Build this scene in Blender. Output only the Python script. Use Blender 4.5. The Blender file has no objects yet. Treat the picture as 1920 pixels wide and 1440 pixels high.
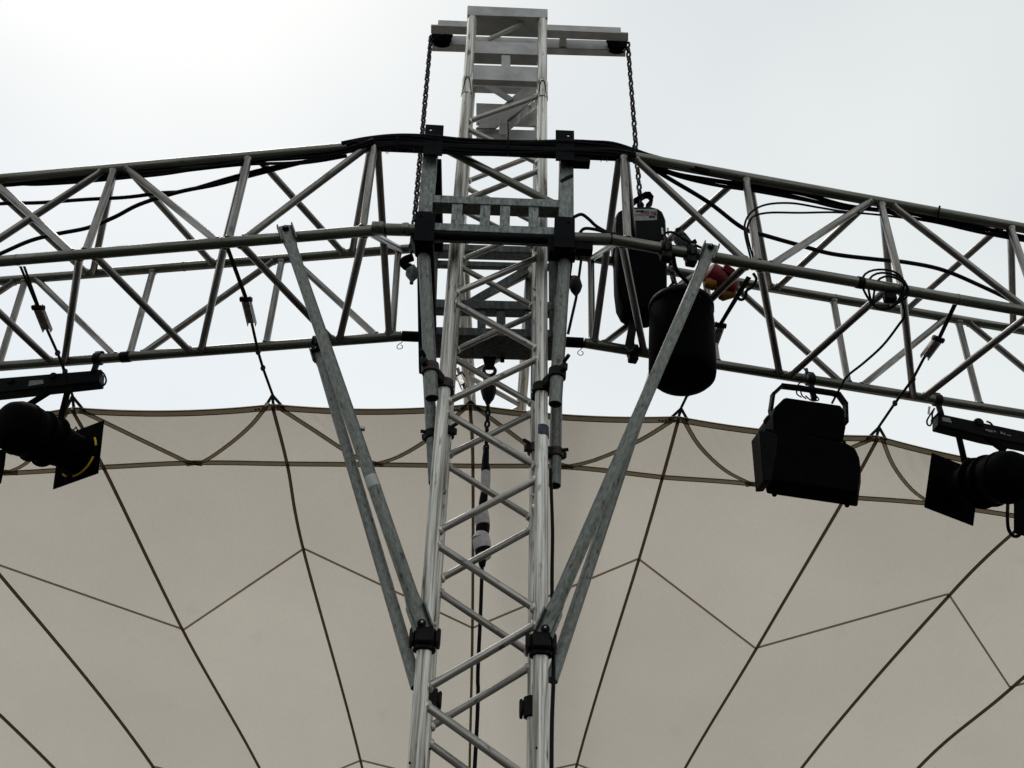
import bpy, math, random
from mathutils import Vector as V, Matrix
random.seed(7)
SC = bpy.context.scene
COL = SC.collection
R = math.radians

# ------------------------------------------------------------------ camera
F_PX = 1867.0                                   # focal length in photo pixels (1920 wide)
EYE = V((0.0, 0.0, 1.6))
_z = V((1022.0 - 960.0, 720.0 + 1752.0, F_PX)).normalized()   # the vertical, in camera axes
_ct = math.sqrt(1 - _z.z ** 2)
FW = V((0, _ct, _z.z))
_b = -_z.x * _z.z / _ct
RT = V((math.sqrt(1 - _b * _b - _z.x ** 2), _b, _z.x))
UP = RT.cross(FW)
cam = bpy.data.cameras.new('camera')
cam.sensor_width = 36.0
cam.lens = F_PX / 1920.0 * 36.0
cam.clip_start = 0.05
cam.clip_end = 2000
co = bpy.data.objects.new('camera', cam)
COL.objects.link(co)
m = Matrix((RT, UP, -FW)).transposed().to_4x4()
m.translation = EYE
co.matrix_world = m
SC.camera = co

# ------------------------------------------------------------------ sky, sun, exposure
SUN_EL, SUN_AZ = 62.0, 318.0
w = bpy.data.worlds.new('World')
SC.world = w
w.use_nodes = True
nt = w.node_tree
for n in list(nt.nodes):
    nt.nodes.remove(n)
out = nt.nodes.new('ShaderNodeOutputWorld')
sky = nt.nodes.new('ShaderNodeTexSky')
sky.sky_type = 'NISHITA'
sky.sun_disc = False
sky.sun_elevation = R(SUN_EL)
sky.sun_rotation = R(SUN_AZ)
bg1 = nt.nodes.new('ShaderNodeBackground')
bg1.inputs['Strength'].default_value = 0.05
nt.links.new(sky.outputs[0], bg1.inputs[0])
tc = nt.nodes.new('ShaderNodeTexCoord')
nz = nt.nodes.new('ShaderNodeTexNoise')
nz.inputs['Scale'].default_value = 0.9
nz.inputs['Detail'].default_value = 4.0
nz.inputs['Roughness'].default_value = 0.5
nt.links.new(tc.outputs['Generated'], nz.inputs['Vector'])
cr = nt.nodes.new('ShaderNodeValToRGB')
cr.color_ramp.elements[0].position = 0.3
cr.color_ramp.elements[0].color = (0.64, 0.668, 0.61, 1)
cr.color_ramp.elements[1].position = 0.66
cr.color_ramp.elements[1].color = (0.97, 0.968, 0.875, 1)
nt.links.new(nz.outputs['Fac'], cr.inputs[0])
bg2 = nt.nodes.new('ShaderNodeBackground')
bg2.inputs['Strength'].default_value = 0.76
nt.links.new(cr.outputs[0], bg2.inputs[0])
ad = nt.nodes.new('ShaderNodeAddShader')
nt.links.new(bg1.outputs[0], ad.inputs[0])
nt.links.new(bg2.outputs[0], ad.inputs[1])
nt.links.new(ad.outputs[0], out.inputs[0])

sl = bpy.data.lights.new('sun', 'SUN')
sl.energy = 1.0
sl.angle = R(18)
sl.color = (1.0, 0.96, 0.9)
so = bpy.data.objects.new('sun', sl)
COL.objects.link(so)
_sd = V((math.sin(R(SUN_AZ)) * math.cos(R(SUN_EL)), math.cos(R(SUN_AZ)) * math.cos(R(SUN_EL)), math.sin(R(SUN_EL))))
so.rotation_euler = _sd.to_track_quat('Z', 'Y').to_euler()
so.location = _sd * 40

SC.view_settings.view_transform = 'Standard'
SC.view_settings.look = 'None'
SC.view_settings.exposure = 0.0
SC.view_settings.gamma = 1.0
SC.view_settings.use_curve_mapping = False

# ------------------------------------------------------------------ survey helpers
def ray(x, y):
    return FW + RT * ((x - 960.0) / F_PX) + UP * ((720.0 - y) / F_PX)

def proj(p):
    d = p - EYE
    k = d.dot(FW)
    return 960 + F_PX * d.dot(RT) / k, 720 - F_PX * d.dot(UP) / k

def depth(p):
    return (p - EYE).dot(FW)

def on_z(x, y, z):
    r = ray(x, y)
    return EYE + r * ((z - EYE.z) / r.z)

def on_pl(x, y, o, n):
    r = ray(x, y)
    return EYE + r * ((o - EYE).dot(n) / r.dot(n))

def at_depth(x, y, d):
    return EYE + ray(x, y) * d

AL = R(1.4)
EX = V((math.cos(AL), math.sin(AL), 0))
EY = V((-math.sin(AL), math.cos(AL), 0))
EZ = V((0, 0, 1))
_r = ray(905.5, 1205)
_f = EYE + _r * (3.5 / _r.y)
TWR = V((_f.x, _f.y, 0)) + EY * 0.21            # plan centre of the tower

def L(u, v, z):
    return TWR + EX * u + EY * v + EZ * z

def on_v(x, y, v):
    return on_pl(x, y, TWR + EY * v, EY)

def loc(p):
    d = p - TWR
    return d.dot(EX), d.dot(EY), p.z

ZA = on_v(905, 282, -0.384).z                   # upper chords of the box truss
ZB = on_v(905, 441, -0.384).z                   # lower chords

# ------------------------------------------------------------------ object helpers
WM = {}

def tag(o, label=None, cat=None, group=None, kind=None):
    if label: o['label'] = label
    if cat: o['category'] = cat
    if group: o['group'] = group
    if kind: o['kind'] = kind
    return o

def thing(name, at, label, cat, group=None):
    o = bpy.data.objects.new(name, None)
    COL.objects.link(o)
    o.empty_display_size = 0.1
    o.location = at
    WM[o.name] = Matrix.Translation(at)
    return tag(o, label, cat, group)

def link(name, me, mw, parent):
    o = bpy.data.objects.new(name, me)
    COL.objects.link(o)
    WM[o.name] = mw
    if parent:
        o.parent = parent
        o.matrix_basis = WM[parent.name].inverted() @ mw
    else:
        o.matrix_basis = mw
    return o

class MB:
    """collects geometry in world space and links it as one mesh object"""
    def __init__(self):
        self.v = []
        self.f = []
    def add(self, vs, fs):
        k = len(self.v)
        self.v += [V(p) for p in vs]
        self.f += [tuple(i + k for i in f) for f in fs]
        return self
    def prism(self, poly, vec, poly2=None):
        n = len(poly)
        top = poly2 if poly2 else [p + vec for p in poly]
        fs = [tuple(range(n))[::-1], tuple(range(n, 2 * n))]
        fs += [(i, (i + 1) % n, n + (i + 1) % n, n + i) for i in range(n)]
        return self.add(list(poly) + list(top), fs)
    def box(self, c, ax, ay, az, sx, sy, sz):
        hx, hy, hz = ax * sx / 2, ay * sy / 2, az * sz / 2
        lo = [c - hz - hx - hy, c - hz + hx - hy, c - hz + hx + hy, c - hz - hx + hy]
        return self.prism(lo, hz * 2)
    def tube(self, pts, r, seg=12, cap=True, closed=False):
        n = len(pts)
        rr = r if isinstance(r, (list, tuple)) else [r] * n
        t0 = (pts[1] - pts[0]).normalized()
        a = t0.orthogonal().normalized()
        vs, fs = [], []
        for i, p in enumerate(pts):
            if closed:
                t = (pts[(i + 1) % n] - pts[i - 1]).normalized()
            else:
                t = (pts[min(i + 1, n - 1)] - pts[max(i - 1, 0)]).normalized()
            a = (a - t * a.dot(t)).normalized()
            b = t.cross(a)
            for k in range(seg):
                q = 2 * math.pi * k / seg
                vs.append(p + (a * math.cos(q) + b * math.sin(q)) * rr[i])
        for i in range(n if closed else n - 1):
            j = (i + 1) % n
            for k in range(seg):
                l = (k + 1) % seg
                fs.append((i * seg + k, i * seg + l, j * seg + l, j * seg + k))
        if cap and not closed:
            fs.append(tuple(range(seg))[::-1])
            fs.append(tuple((n - 1) * seg + k for k in range(seg)))
        return self.add(vs, fs)
    def lathe(self, c, axis, prof, seg=24, sx=1.0):
        """prof: list of (distance along axis, radius)"""
        axis = axis.normalized()
        a = axis.orthogonal().normalized()
        b = axis.cross(a)
        vs, fs = [], []
        for (d, r) in prof:
            for k in range(seg):
                q = 2 * math.pi * k / seg
                vs.append(c + axis * d + (a * math.cos(q) * sx + b * math.sin(q)) * max(r, 1e-4))
        for i in range(len(prof) - 1):
            for k in range(seg):
                l = (k + 1) % seg
                fs.append((i * seg + k, i * seg + l, (i + 1) * seg + l, (i + 1) * seg + k))
        fs.append(tuple(range(seg))[::-1])
        fs.append(tuple((len(prof) - 1) * seg + k for k in range(seg)))
        return self.add(vs, fs)
    def ball(self, c, r, seg=12, rings=7, sc=(1, 1, 1)):
        vs, fs = [], []
        for i in range(rings + 1):
            ph = math.pi * i / rings
            for k in range(seg):
                q = 2 * math.pi * k / seg
                vs.append(c + V((math.sin(ph) * math.cos(q) * sc[0], math.sin(ph) * math.sin(q) * sc[1], math.cos(ph) * sc[2])) * r)
        for i in range(rings):
            for k in range(seg):
                l = (k + 1) % seg
                fs.append((i * seg + k, (i + 1) * seg + k, (i + 1) * seg + l, i * seg + l))
        return self.add(vs, fs)
    def build(self, name, mat, parent=None, bevel=0.0, smooth=40, seg=2):
        o_at = WM[parent.name] if parent else Matrix.Translation(sum(self.v, V()) / len(self.v))
        t = o_at.translation
        me = bpy.data.meshes.new(name)
        me.from_pydata([tuple(p - t) for p in self.v], [], self.f)
        me.validate()
        o = link(name, me, Matrix.Translation(t), parent)
        finish(me, mat, smooth)
        if bevel:
            b = o.modifiers.new('bevel', 'BEVEL')
            b.width = bevel
            b.segments = seg
            b.limit_method = 'ANGLE'
            b.harden_normals = False
        return o

def finish(me, mat, smooth=40):
    me.materials.append(mat)
    import bmesh
    bm = bmesh.new()
    bm.from_mesh(me)
    bmesh.ops.recalc_face_normals(bm, faces=bm.faces)
    bm.to_mesh(me)
    bm.free()
    if smooth:
        me.polygons.foreach_set('use_smooth', [True] * len(me.polygons))
        try:
            me.set_sharp_from_angle(angle=R(smooth))
        except Exception:
            pass

def rod(name, p0, p1, prof, mat, parent=None, seg=16, radii=None, twist=0.0, overshoot=0.0):
    """a straight bar in its own frame (local Z along it), so that grain runs lengthwise.
    prof: radius, or a list of cross-section points; radii: [(fraction, factor_x, factor_y)]"""
    d = p1 - p0
    ln = d.length
    d.normalize()
    x = d.orthogonal().normalized() if abs(d.z) < 0.999 else EX
    if abs(d.z) < 0.999:
        x = (EZ.cross(d)).normalized()
    y = d.cross(x)
    if not isinstance(prof, list):
        prof = [(prof * math.cos(2 * math.pi * k / seg), prof * math.sin(2 * math.pi * k / seg)) for k in range(seg)]
    n = len(prof)
    st = radii or [(0, 1, 1), (1, 1, 1)]
    vs, fs = [], []
    for (t, fx, fy) in st:
        for (a, b) in prof:
            vs.append((a * fx, b * fy, ln * t))
    for i in range(len(st) - 1):
        for k in range(n):
            l = (k + 1) % n
            fs.append((i * n + k, i * n + l, (i + 1) * n + l, (i + 1) * n + k))
    fs.append(tuple(range(n))[::-1])
    fs.append(tuple((len(st) - 1) * n + k for k in range(n)))
    me = bpy.data.meshes.new(name)
    me.from_pydata(vs, [], fs)
    mw = Matrix((x, y, d)).transposed().to_4x4()
    mw = mw @ Matrix.Rotation(twist, 4, 'Z')
    mw.translation = p0
    o = link(name, me, mw, parent)
    finish(me, mat, 40)
    return o

def vslab(px, v, dep, vec=None):
    return MB().prism([on_v(x, y, v) for x, y in px], vec or EY * dep)

def zslab(px, z, h):
    return MB().prism([on_z(x, y, z) for x, y in px], EZ * h)

def along(px, p0, p1):
    """points over pixels px whose distance runs evenly from p0 to p1"""
    n = len(px)
    acc = [0.0]
    for i in range(1, n):
        acc.append(acc[-1] + math.hypot(px[i][0] - px[i - 1][0], px[i][1] - px[i - 1][1]))
    i0, i1 = 1 / depth(p0), 1 / depth(p1)
    return [at_depth(x, y, 1 / (i0 + (i1 - i0) * a / acc[-1])) for (x, y), a in zip(px, acc)]

def smooth_path(pts, sub=5):
    if len(pts) < 3:
        return list(pts)
    o = []
    P = [pts[0] * 2 - pts[1]] + list(pts) + [pts[-1] * 2 - pts[-2]]
    for i in range(1, len(P) - 2):
        a, b, c, d = P[i - 1], P[i], P[i + 1], P[i + 2]
        for k in range(sub):
            t = k / sub
            o.append(0.5 * ((2 * b) + (c - a) * t + (2 * a - 5 * b + 4 * c - d) * t * t + (3 * b - a - 3 * c + d) * t ** 3))
    o.append(P[-2])
    return o

# ------------------------------------------------------------------ materials
def mat(name, col, rough=0.5, metal=0.0, col2=None, scale=(20, 20, 20), bump=0.0, col3=None, scale3=60.0, spec=0.5, lo=0.35, hi=0.7, streak=None, detail=5.0):
    m = bpy.data.materials.new(name)
    m.use_nodes = True
    t = m.node_tree
    b = t.nodes['Principled BSDF']
    b.inputs['Base Color'].default_value = (*col, 1)
    b.inputs['Roughness'].default_value = rough
    b.inputs['Metallic'].default_value = metal
    b.inputs['Specular IOR Level'].default_value = spec
    if col2:
        c = t.nodes.new('ShaderNodeTexCoord')
        mp = t.nodes.new('ShaderNodeMapping')
        mp.inputs['Scale'].default_value = scale
        oi = t.nodes.new('ShaderNodeObjectInfo')
        mul = t.nodes.new('ShaderNodeMath'); mul.operation = 'MULTIPLY'; mul.inputs[1].default_value = 37.0
        t.links.new(oi.outputs['Random'], mul.inputs[0])
        t.links.new(mul.outputs[0], mp.inputs['Location'])
        t.links.new(c.outputs['Object'], mp.inputs['Vector'])
        n = t.nodes.new('ShaderNodeTexNoise')
        n.inputs['Scale'].default_value = 1.0
        n.inputs['Detail'].default_value = detail
        n.inputs['Roughness'].default_value = 0.62
        t.links.new(mp.outputs[0], n.inputs['Vector'])
        r = t.nodes.new('ShaderNodeValToRGB')
        r.color_ramp.elements[0].position = lo
        r.color_ramp.elements[0].color = (*col2, 1)
        r.color_ramp.elements[1].position = hi
        r.color_ramp.elements[1].color = (*col, 1)
        t.links.new(n.outputs['Fac'], r.inputs[0])
        colour = r.outputs[0]
        if col3:
            n3 = t.nodes.new('ShaderNodeTexNoise')
            n3.inputs['Scale'].default_value = 1.0
            mp3 = t.nodes.new('ShaderNodeMapping')
            mp3.inputs['Scale'].default_value = scale3
            t.links.new(mul.outputs[0], mp3.inputs['Location'])
            n3.inputs['Detail'].default_value = 3.0
            t.links.new(c.outputs['Object'], mp3.inputs['Vector'])
            t.links.new(mp3.outputs[0], n3.inputs['Vector'])
            r3 = t.nodes.new('ShaderNodeValToRGB')
            r3.color_ramp.elements[0].position = 0.60
            r3.color_ramp.elements[0].color = (0, 0, 0, 1)
            r3.color_ramp.elements[1].position = 0.72
            r3.color_ramp.elements[1].color = (1, 1, 1, 1)
            t.links.new(n3.outputs['Fac'], r3.inputs[0])
            mx = t.nodes.new('ShaderNodeMix'); mx.data_type = 'RGBA'
            t.links.new(r3.outputs[0], mx.inputs['Factor'])
            t.links.new(colour, mx.inputs[6])
            mx.inputs[7].default_value = (*col3, 1)
            colour = mx.outputs[2]
        t.links.new(colour, b.inputs['Base Color'])
        rr = t.nodes.new('ShaderNodeMapRange')
        rr.inputs['To Min'].default_value = min(1, rough + 0.15)
        rr.inputs['To Max'].default_value = max(0.05, rough - 0.12)
        t.links.new(n.outputs['Fac'], rr.inputs['Value'])
        t.links.new(rr.outputs[0], b.inputs['Roughness'])
        if bump:
            bp = t.nodes.new('ShaderNodeBump')
            bp.inputs['Strength'].default_value = bump
            bp.inputs['Distance'].default_value = 0.002
            t.links.new(n.outputs['Fac'], bp.inputs['Height'])
            t.links.new(bp.outputs[0], b.inputs['Normal'])
    return m

M = {}
M['alu'] = mat('worn_aluminium', (0.70, 0.68, 0.64), 0.44, 0.6, (0.22, 0.20, 0.165), (75, 75, 1.6), 0.3, (0.10, 0.085, 0.065), (60, 60, 9), lo=0.38, hi=0.60)
M['alu_plate'] = mat('dull_aluminium_plate', (0.42, 0.415, 0.405), 0.5, 0.55, (0.28, 0.275, 0.265), (9, 9, 9), 0.15, lo=0.3, hi=0.75)
M['alu_web'] = mat('worn_aluminium_web', (0.53, 0.505, 0.47), 0.40, 0.7, (0.18, 0.165, 0.15), (70, 70, 3), 0.2, (0.09, 0.08, 0.07), (70, 70, 20))
M['truss'] = mat('weathered_truss_tube', (0.22, 0.22, 0.195), 0.36, 0.85, (0.075, 0.075, 0.06), (40, 40, 2.5), 0.25, (0.09, 0.10, 0.06), (40, 40, 14))
M['truss_web'] = mat('weathered_truss_web', (0.33, 0.315, 0.295), 0.34, 0.85, (0.11, 0.10, 0.095), (44, 44, 3), 0.2, (0.10, 0.09, 0.08), (60, 60, 14))
M['galv'] = mat('mottled_galvanised_steel', (0.225, 0.245, 0.235), 0.45, 0.6, (0.085, 0.094, 0.09), (60, 60, 26), 0.2, (0.045, 0.05, 0.048), (60, 60, 14), lo=0.34, hi=0.66)
M['galv_pole'] = mat('mottled_galvanised_pole', (0.20, 0.21, 0.192), 0.42, 0.65, (0.085, 0.09, 0.083), (85, 85, 34), 0.3, (0.04, 0.043, 0.04), (46, 46, 20), lo=0.30, hi=0.72, detail=8.0)
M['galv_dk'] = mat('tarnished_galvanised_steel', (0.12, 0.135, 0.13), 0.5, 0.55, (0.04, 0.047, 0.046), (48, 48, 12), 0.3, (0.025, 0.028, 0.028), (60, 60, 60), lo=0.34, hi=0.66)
M['black'] = mat('black_painted_steel', (0.005, 0.005, 0.006), 0.6, 0.0, (0.003, 0.003, 0.004), (14, 14, 14), 0.1, spec=0.05)
M['plastic'] = mat('black_plastic', (0.0035, 0.0035, 0.004), 0.5, 0.0, (0.002, 0.002, 0.003), (10, 10, 10), 0.1, spec=0.04)
M['matt'] = mat('matt_black_finish', (0.0025, 0.0025, 0.003), 0.6, 0.0, (0.0015, 0.0015, 0.002), (10, 10, 10), 0.1, spec=0.012)
M['rubber'] = mat('black_cable_rubber', (0.005, 0.005, 0.007), 0.55, 0.0, (0.003, 0.003, 0.004), (30, 30, 30), 0.1, spec=0.08)
M['chain'] = mat('dark_chain_steel', (0.05, 0.045, 0.04), 0.5, 0.6, (0.018, 0.016, 0.015), (60, 60, 60), 0.1)
M['rust'] = mat('rusty_coupler_steel', (0.05, 0.028, 0.025), 0.7, 0.1, (0.014, 0.009, 0.009), (40, 40, 40), 0.5)
M['coupler'] = mat('blackened_coupler_steel', (0.008, 0.0075, 0.007), 0.6, 0.0, (0.004, 0.0036, 0.0036), (40, 40, 40), 0.4, spec=0.15)
M['bolt'] = mat('bright_bolt_steel', (0.45, 0.46, 0.44), 0.4, 0.8, (0.2, 0.2, 0.2), (60, 60, 60))
M['red'] = mat('red_plug_plastic', (0.22, 0.005, 0.009), 0.5, 0.0, (0.10, 0.003, 0.006), (30, 30, 30), spec=0.3)
M['yellow'] = mat('amber_plug_plastic', (0.40, 0.15, 0.012), 0.5, 0.0, (0.16, 0.06, 0.008), (40, 40, 40), spec=0.3)
M['yellowtape'] = mat('yellow_rim_tape', (0.75, 0.48, 0.01), 0.5, 0.0, (0.5, 0.3, 0.01), (30, 30, 30))
M['wrap'] = mat('grey_tape_wrap', (0.68, 0.63, 0.65), 0.75, 0.0, (0.45, 0.41, 0.43), (30, 30, 30), 0.4)
M['label'] = mat('faded_label', (0.20, 0.21, 0.20), 0.6, 0.0, (0.12, 0.13, 0.13), (40, 40, 40))
M['labelred'] = mat('red_label_print', (0.25, 0.03, 0.03), 0.6)
M['strap'] = mat('brown_webbing', (0.055, 0.045, 0.032), 0.85, 0.0, (0.03, 0.025, 0.02), (90, 90, 30), 0.3, spec=0.15)
M['ratchet'] = mat('ratchet_steel', (0.36, 0.33, 0.30), 0.5, 0.3, (0.12, 0.10, 0.09), (50, 50, 50), 0.3)
M['ground'] = mat('trodden_dark_ground', (0.05, 0.047, 0.042), 0.9, 0.0, (0.03, 0.03, 0.026), (1.5, 1.5, 1.5), 0.4, spec=0.2)
M['bluetape'] = mat('dark_blue_tape', (0.02, 0.025, 0.06), 0.5, 0.0, (0.012, 0.014, 0.03), (30, 30, 30))
M['tag_white'] = mat('pale_paper_tag', (0.55, 0.55, 0.53), 0.7)

def fabric(name, tcol, dcol, tfac, scale=1.2, amp=0.12, worn=False):
    m = bpy.data.materials.new(name)
    m.use_nodes = True
    t = m.node_tree
    for n in list(t.nodes):
        t.nodes.remove(n)
    o = t.nodes.new('ShaderNodeOutputMaterial')
    c = t.nodes.new('ShaderNodeTexCoord')
    n1 = t.nodes.new('ShaderNodeTexNoise'); n1.inputs['Scale'].default_value = scale; n1.inputs['Detail'].default_value = 6; n1.inputs['Roughness'].default_value = 0.6
    n2 = t.nodes.new('ShaderNodeTexNoise'); n2.inputs['Scale'].default_value = 90; n2.inputs['Detail'].default_value = 2
    t.links.new(c.outputs['Object'], n1.inputs['Vector'])
    t.links.new(c.outputs['Object'], n2.inputs['Vector'])
    r = t.nodes.new('ShaderNodeMapRange'); r.inputs['From Min'].default_value = 0.3; r.inputs['From Max'].default_value = 0.7
    r.inputs['To Min'].default_value = 1 - amp; r.inputs['To Max'].default_value = 1 + amp * 0.5
    t.links.new(n1.outputs['Fac'], r.inputs['Value'])
    r2 = t.nodes.new('ShaderNodeMapRange'); r2.inputs['From Min'].default_value = 0.25; r2.inputs['From Max'].default_value = 0.75
    r2.inputs['To Min'].default_value = 0.95; r2.inputs['To Max'].default_value = 1.05
    t.links.new(n2.outputs['Fac'], r2.inputs['Value'])
    mm = t.nodes.new('ShaderNodeMath'); mm.operation = 'MULTIPLY'
    t.links.new(r.outputs[0], mm.inputs[0]); t.links.new(r2.outputs[0], mm.inputs[1])
    if worn:
        # each sewn panel is a slightly different cloth, with a few faint stains and flecks
        oi = t.nodes.new('ShaderNodeObjectInfo')
        ro = t.nodes.new('ShaderNodeMapRange'); ro.inputs['To Min'].default_value = 0.955; ro.inputs['To Max'].default_value = 1.035
        t.links.new(oi.outputs['Random'], ro.inputs['Value'])
        m2 = t.nodes.new('ShaderNodeMath'); m2.operation = 'MULTIPLY'
        t.links.new(mm.outputs[0], m2.inputs[0]); t.links.new(ro.outputs[0], m2.inputs[1])
        for sc_, p0, p1, dk in ((3.2, 0.66, 0.80, 0.93), (26.0, 0.755, 0.79, 0.72)):
            n3 = t.nodes.new('ShaderNodeTexNoise'); n3.inputs['Scale'].default_value = sc_; n3.inputs['Detail'].default_value = 4
            t.links.new(c.outputs['Object'], n3.inputs['Vector'])
            r3 = t.nodes.new('ShaderNodeMapRange'); r3.inputs['From Min'].default_value = p0; r3.inputs['From Max'].default_value = p1
            r3.inputs['To Min'].default_value = 1.0; r3.inputs['To Max'].default_value = dk
            t.links.new(n3.outputs['Fac'], r3.inputs['Value'])
            m3 = t.nodes.new('ShaderNodeMath'); m3.operation = 'MULTIPLY'
            t.links.new(m2.outputs[0], m3.inputs[0]); t.links.new(r3.outputs[0], m3.inputs[1])
            m2 = m3
        mm = m2
    def scaled(col):
        x = t.nodes.new('ShaderNodeVectorMath'); x.operation = 'SCALE'
        x.inputs[0].default_value = col
        t.links.new(mm.outputs[0], x.inputs['Scale'])
        return x.outputs[0]
    tr = t.nodes.new('ShaderNodeBsdfTranslucent')
    df = t.nodes.new('ShaderNodeBsdfDiffuse')
    t.links.new(scaled(tcol), tr.inputs[0])
    t.links.new(scaled(dcol), df.inputs[0])
    mx = t.nodes.new('ShaderNodeMixShader'); mx.inputs[0].default_value = tfac
    t.links.new(df.outputs[0], mx.inputs[1]); t.links.new(tr.outputs[0], mx.inputs[2])
    t.links.new(mx.outputs[0], o.inputs[0])
    return m
M['pvc'] = fabric('white_canopy_membrane', (0.62, 0.562, 0.486), (0.75, 0.71, 0.65), 0.55, 0.7, 0.06, True)
M['pvc_seam'] = fabric('doubled_membrane_seam', (0.36, 0.315, 0.235), (0.24, 0.21, 0.16), 0.6)
M['stitch'] = fabric('dark_stitched_edge', (0.10, 0.08, 0.05), (0.07, 0.055, 0.035), 0.5)
M['web_rib'] = fabric('brown_seam_webbing', (0.155, 0.12, 0.075), (0.09, 0.07, 0.05), 0.55)

# ------------------------------------------------------------------ ground
g = MB()
g.add([V((-300, -300, 0)), V((300, -300, 0)), V((300, 300, 0)), V((-300, 300, 0))], [(0, 1, 2, 3)])
tag(g.build('ground', M['ground'], smooth=0), kind='structure')

# ------------------------------------------------------------------ the lifting tower
tower = thing('lattice_tower', L(0, 0, 0), 'tall silver lattice truss tower rising through the galvanised sleeve in the middle', 'truss tower')
TW = 0.2128
TR = 0.0295
# extruded chord: a round tube with shallow lengthwise grooves
chord_prof = []
for k in range(32):
    q = 2 * math.pi * k / 32
    rr = TR * (1.0 - (0.13 if k % 8 == 0 else (0.05 if k % 8 in (1, 7) else 0.0)))
    chord_prof.append((rr * math.cos(q), rr * math.sin(q)))
Z_SPLIT = on_v(875, 160, -TW).z
Z_TOP = on_v(880, 30, -TW).z
for su in (-1, 1):
    for sv in (-1, 1):
        b0 = L(su * TW, sv * TW, 0.03)
        rod('chord', b0, L(su * TW, sv * TW, Z_SPLIT - 0.004), chord_prof, M['alu'], tower)
        top = rod('upper_chord', L(su * TW, sv * TW, Z_SPLIT + 0.004), L(su * TW, sv * TW, Z_TOP), chord_prof, M['alu'], tower)
        # coupling: a fork with a dark slot
        cp = MB().lathe(L(su * TW, sv * TW, Z_SPLIT - 0.10), EZ, [(0, TR * 1.01), (0.002, TR * 1.09), (0.15, TR * 1.09), (0.152, TR * 1.01)], 20)
        c1 = cp.build('coupling_sleeve', M['alu'], tower)
        sl_ = MB()
        c0 = L(su * TW, sv * TW - TR * 1.09, Z_SPLIT)
        pts = [c0 + EX * x + EZ * z for x, z in ((-0.026, -0.10), (-0.017, -0.055), (-0.014, 0.0), (-0.008, 0.028), (0, 0.036), (0.008, 0.028), (0.014, 0.0), (0.017, -0.055), (0.026, -0.10))]
        pts = [p + EY * (0.030 * (abs((p - c0).dot(EX)) / 0.03) ** 2 * 0.8) for p in pts]
        sl_.tube(pts, 0.0045, 6)
        sl_.build('slot', M['black'], tower)
def zig(face, z):
    return z
RN = [5.05 - 0.632 * k for k in range(-3, 8)]
web_r = 0.0155
wst = [(0, 1.0, 1.0), (0.015, 1.0, 1.0), (0.03, 1, 1), (0.97, 1, 1), (0.985, 1.0, 1.0), (1, 1.0, 1.0)]
def tower_web(pa, pb):
    d = (pb - pa).normalized()
    o = rod('lattice_brace', pa + d * (TR - 0.006), pb - d * (TR - 0.006), web_r, M['alu_web'], tower, 14, wst)
    # weld collars
    for p, s in ((pa, 1), (pb, -1)):
        wm = MB().lathe(p + d * s * (TR - 0.006), d * s, [(0, web_r * 1.32), (0.006, web_r * 1.42), (0.013, web_r * 1.25), (0.018, web_r * 1.02)], 12)
        wm.build('weld', M['alu'], o)
faces = [(lambda s, z: L(s * TW, -TW, z)), (lambda s, z: L(s * TW, TW, z)), (lambda s, z: L(-TW, s * TW, z)), (lambda s, z: L(TW, s * TW, z))]
for fi, fc in enumerate(faces):
    off = 0.0 if fi < 2 else 0.10
    for zr in RN:
        zr += off
        zl = zr - 0.316
        if zr < Z_SPLIT + 0.02 and zl > 0.25:
            tower_web(fc(1, zr - 0.018), fc(-1, zl + 0.018))
        zl2 = zr - 0.316
        zr2 = zr - 0.632
        if zr2 > 0.2 and zl2 < Z_SPLIT - 0.05:
            tower_web(fc(-1, zl2 - 0.018), fc(1, zr2 + 0.018))
# head of the tower
TVF = -TW - 0.028
vslab([(876, 10), (1027, 16.5), (1027, 33), (876, 28)], TVF, 0.14).build('cap_beam', M['alu_plate'], tower, 0.004)
vslab([(888, 76), (1009, 80.5), (1009, 103), (888, 99)], -TW - 0.01, 0.075).build('head_plate', M['alu_plate'], tower, 0.003)
vslab([(886, 121), (1008, 125.5), (1008, 153), (886, 148.5)], -TW - 0.01, 0.04).build('head_plate', M['alu_plate'], tower, 0.003)
vslab([(940, 101), (957, 101.5), (957, 125), (940, 124.5)], -TW - 0.004, 0.02).build('head_tab', M['alu_plate'], tower, 0.002)
for x0, x1, ya, yb in ((883, 889, 73, 102), (1009, 1015, 77, 106), (881, 887, 119, 150), (1008, 1014, 123, 154)):
    vslab([(x0, ya), (x1, ya), (x1, yb), (x0, yb)], -TW - 0.018, 0.03).build('plate_lug', M['alu'], tower, 0.003)
rod('head_strut', on_v(914, 75, -TW + 0.02), on_v(996, 38, -TW + 0.02), [(0.014, 0.006), (-0.014, 0.006), (-0.014, -0.006), (0.014, -0.006)], M['alu_web'], tower)
vslab([(919, 44), (927, 43), (942, 60), (936, 66)], 0.02, 0.01).build('head_gusset', M['alu_plate'], tower)
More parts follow.
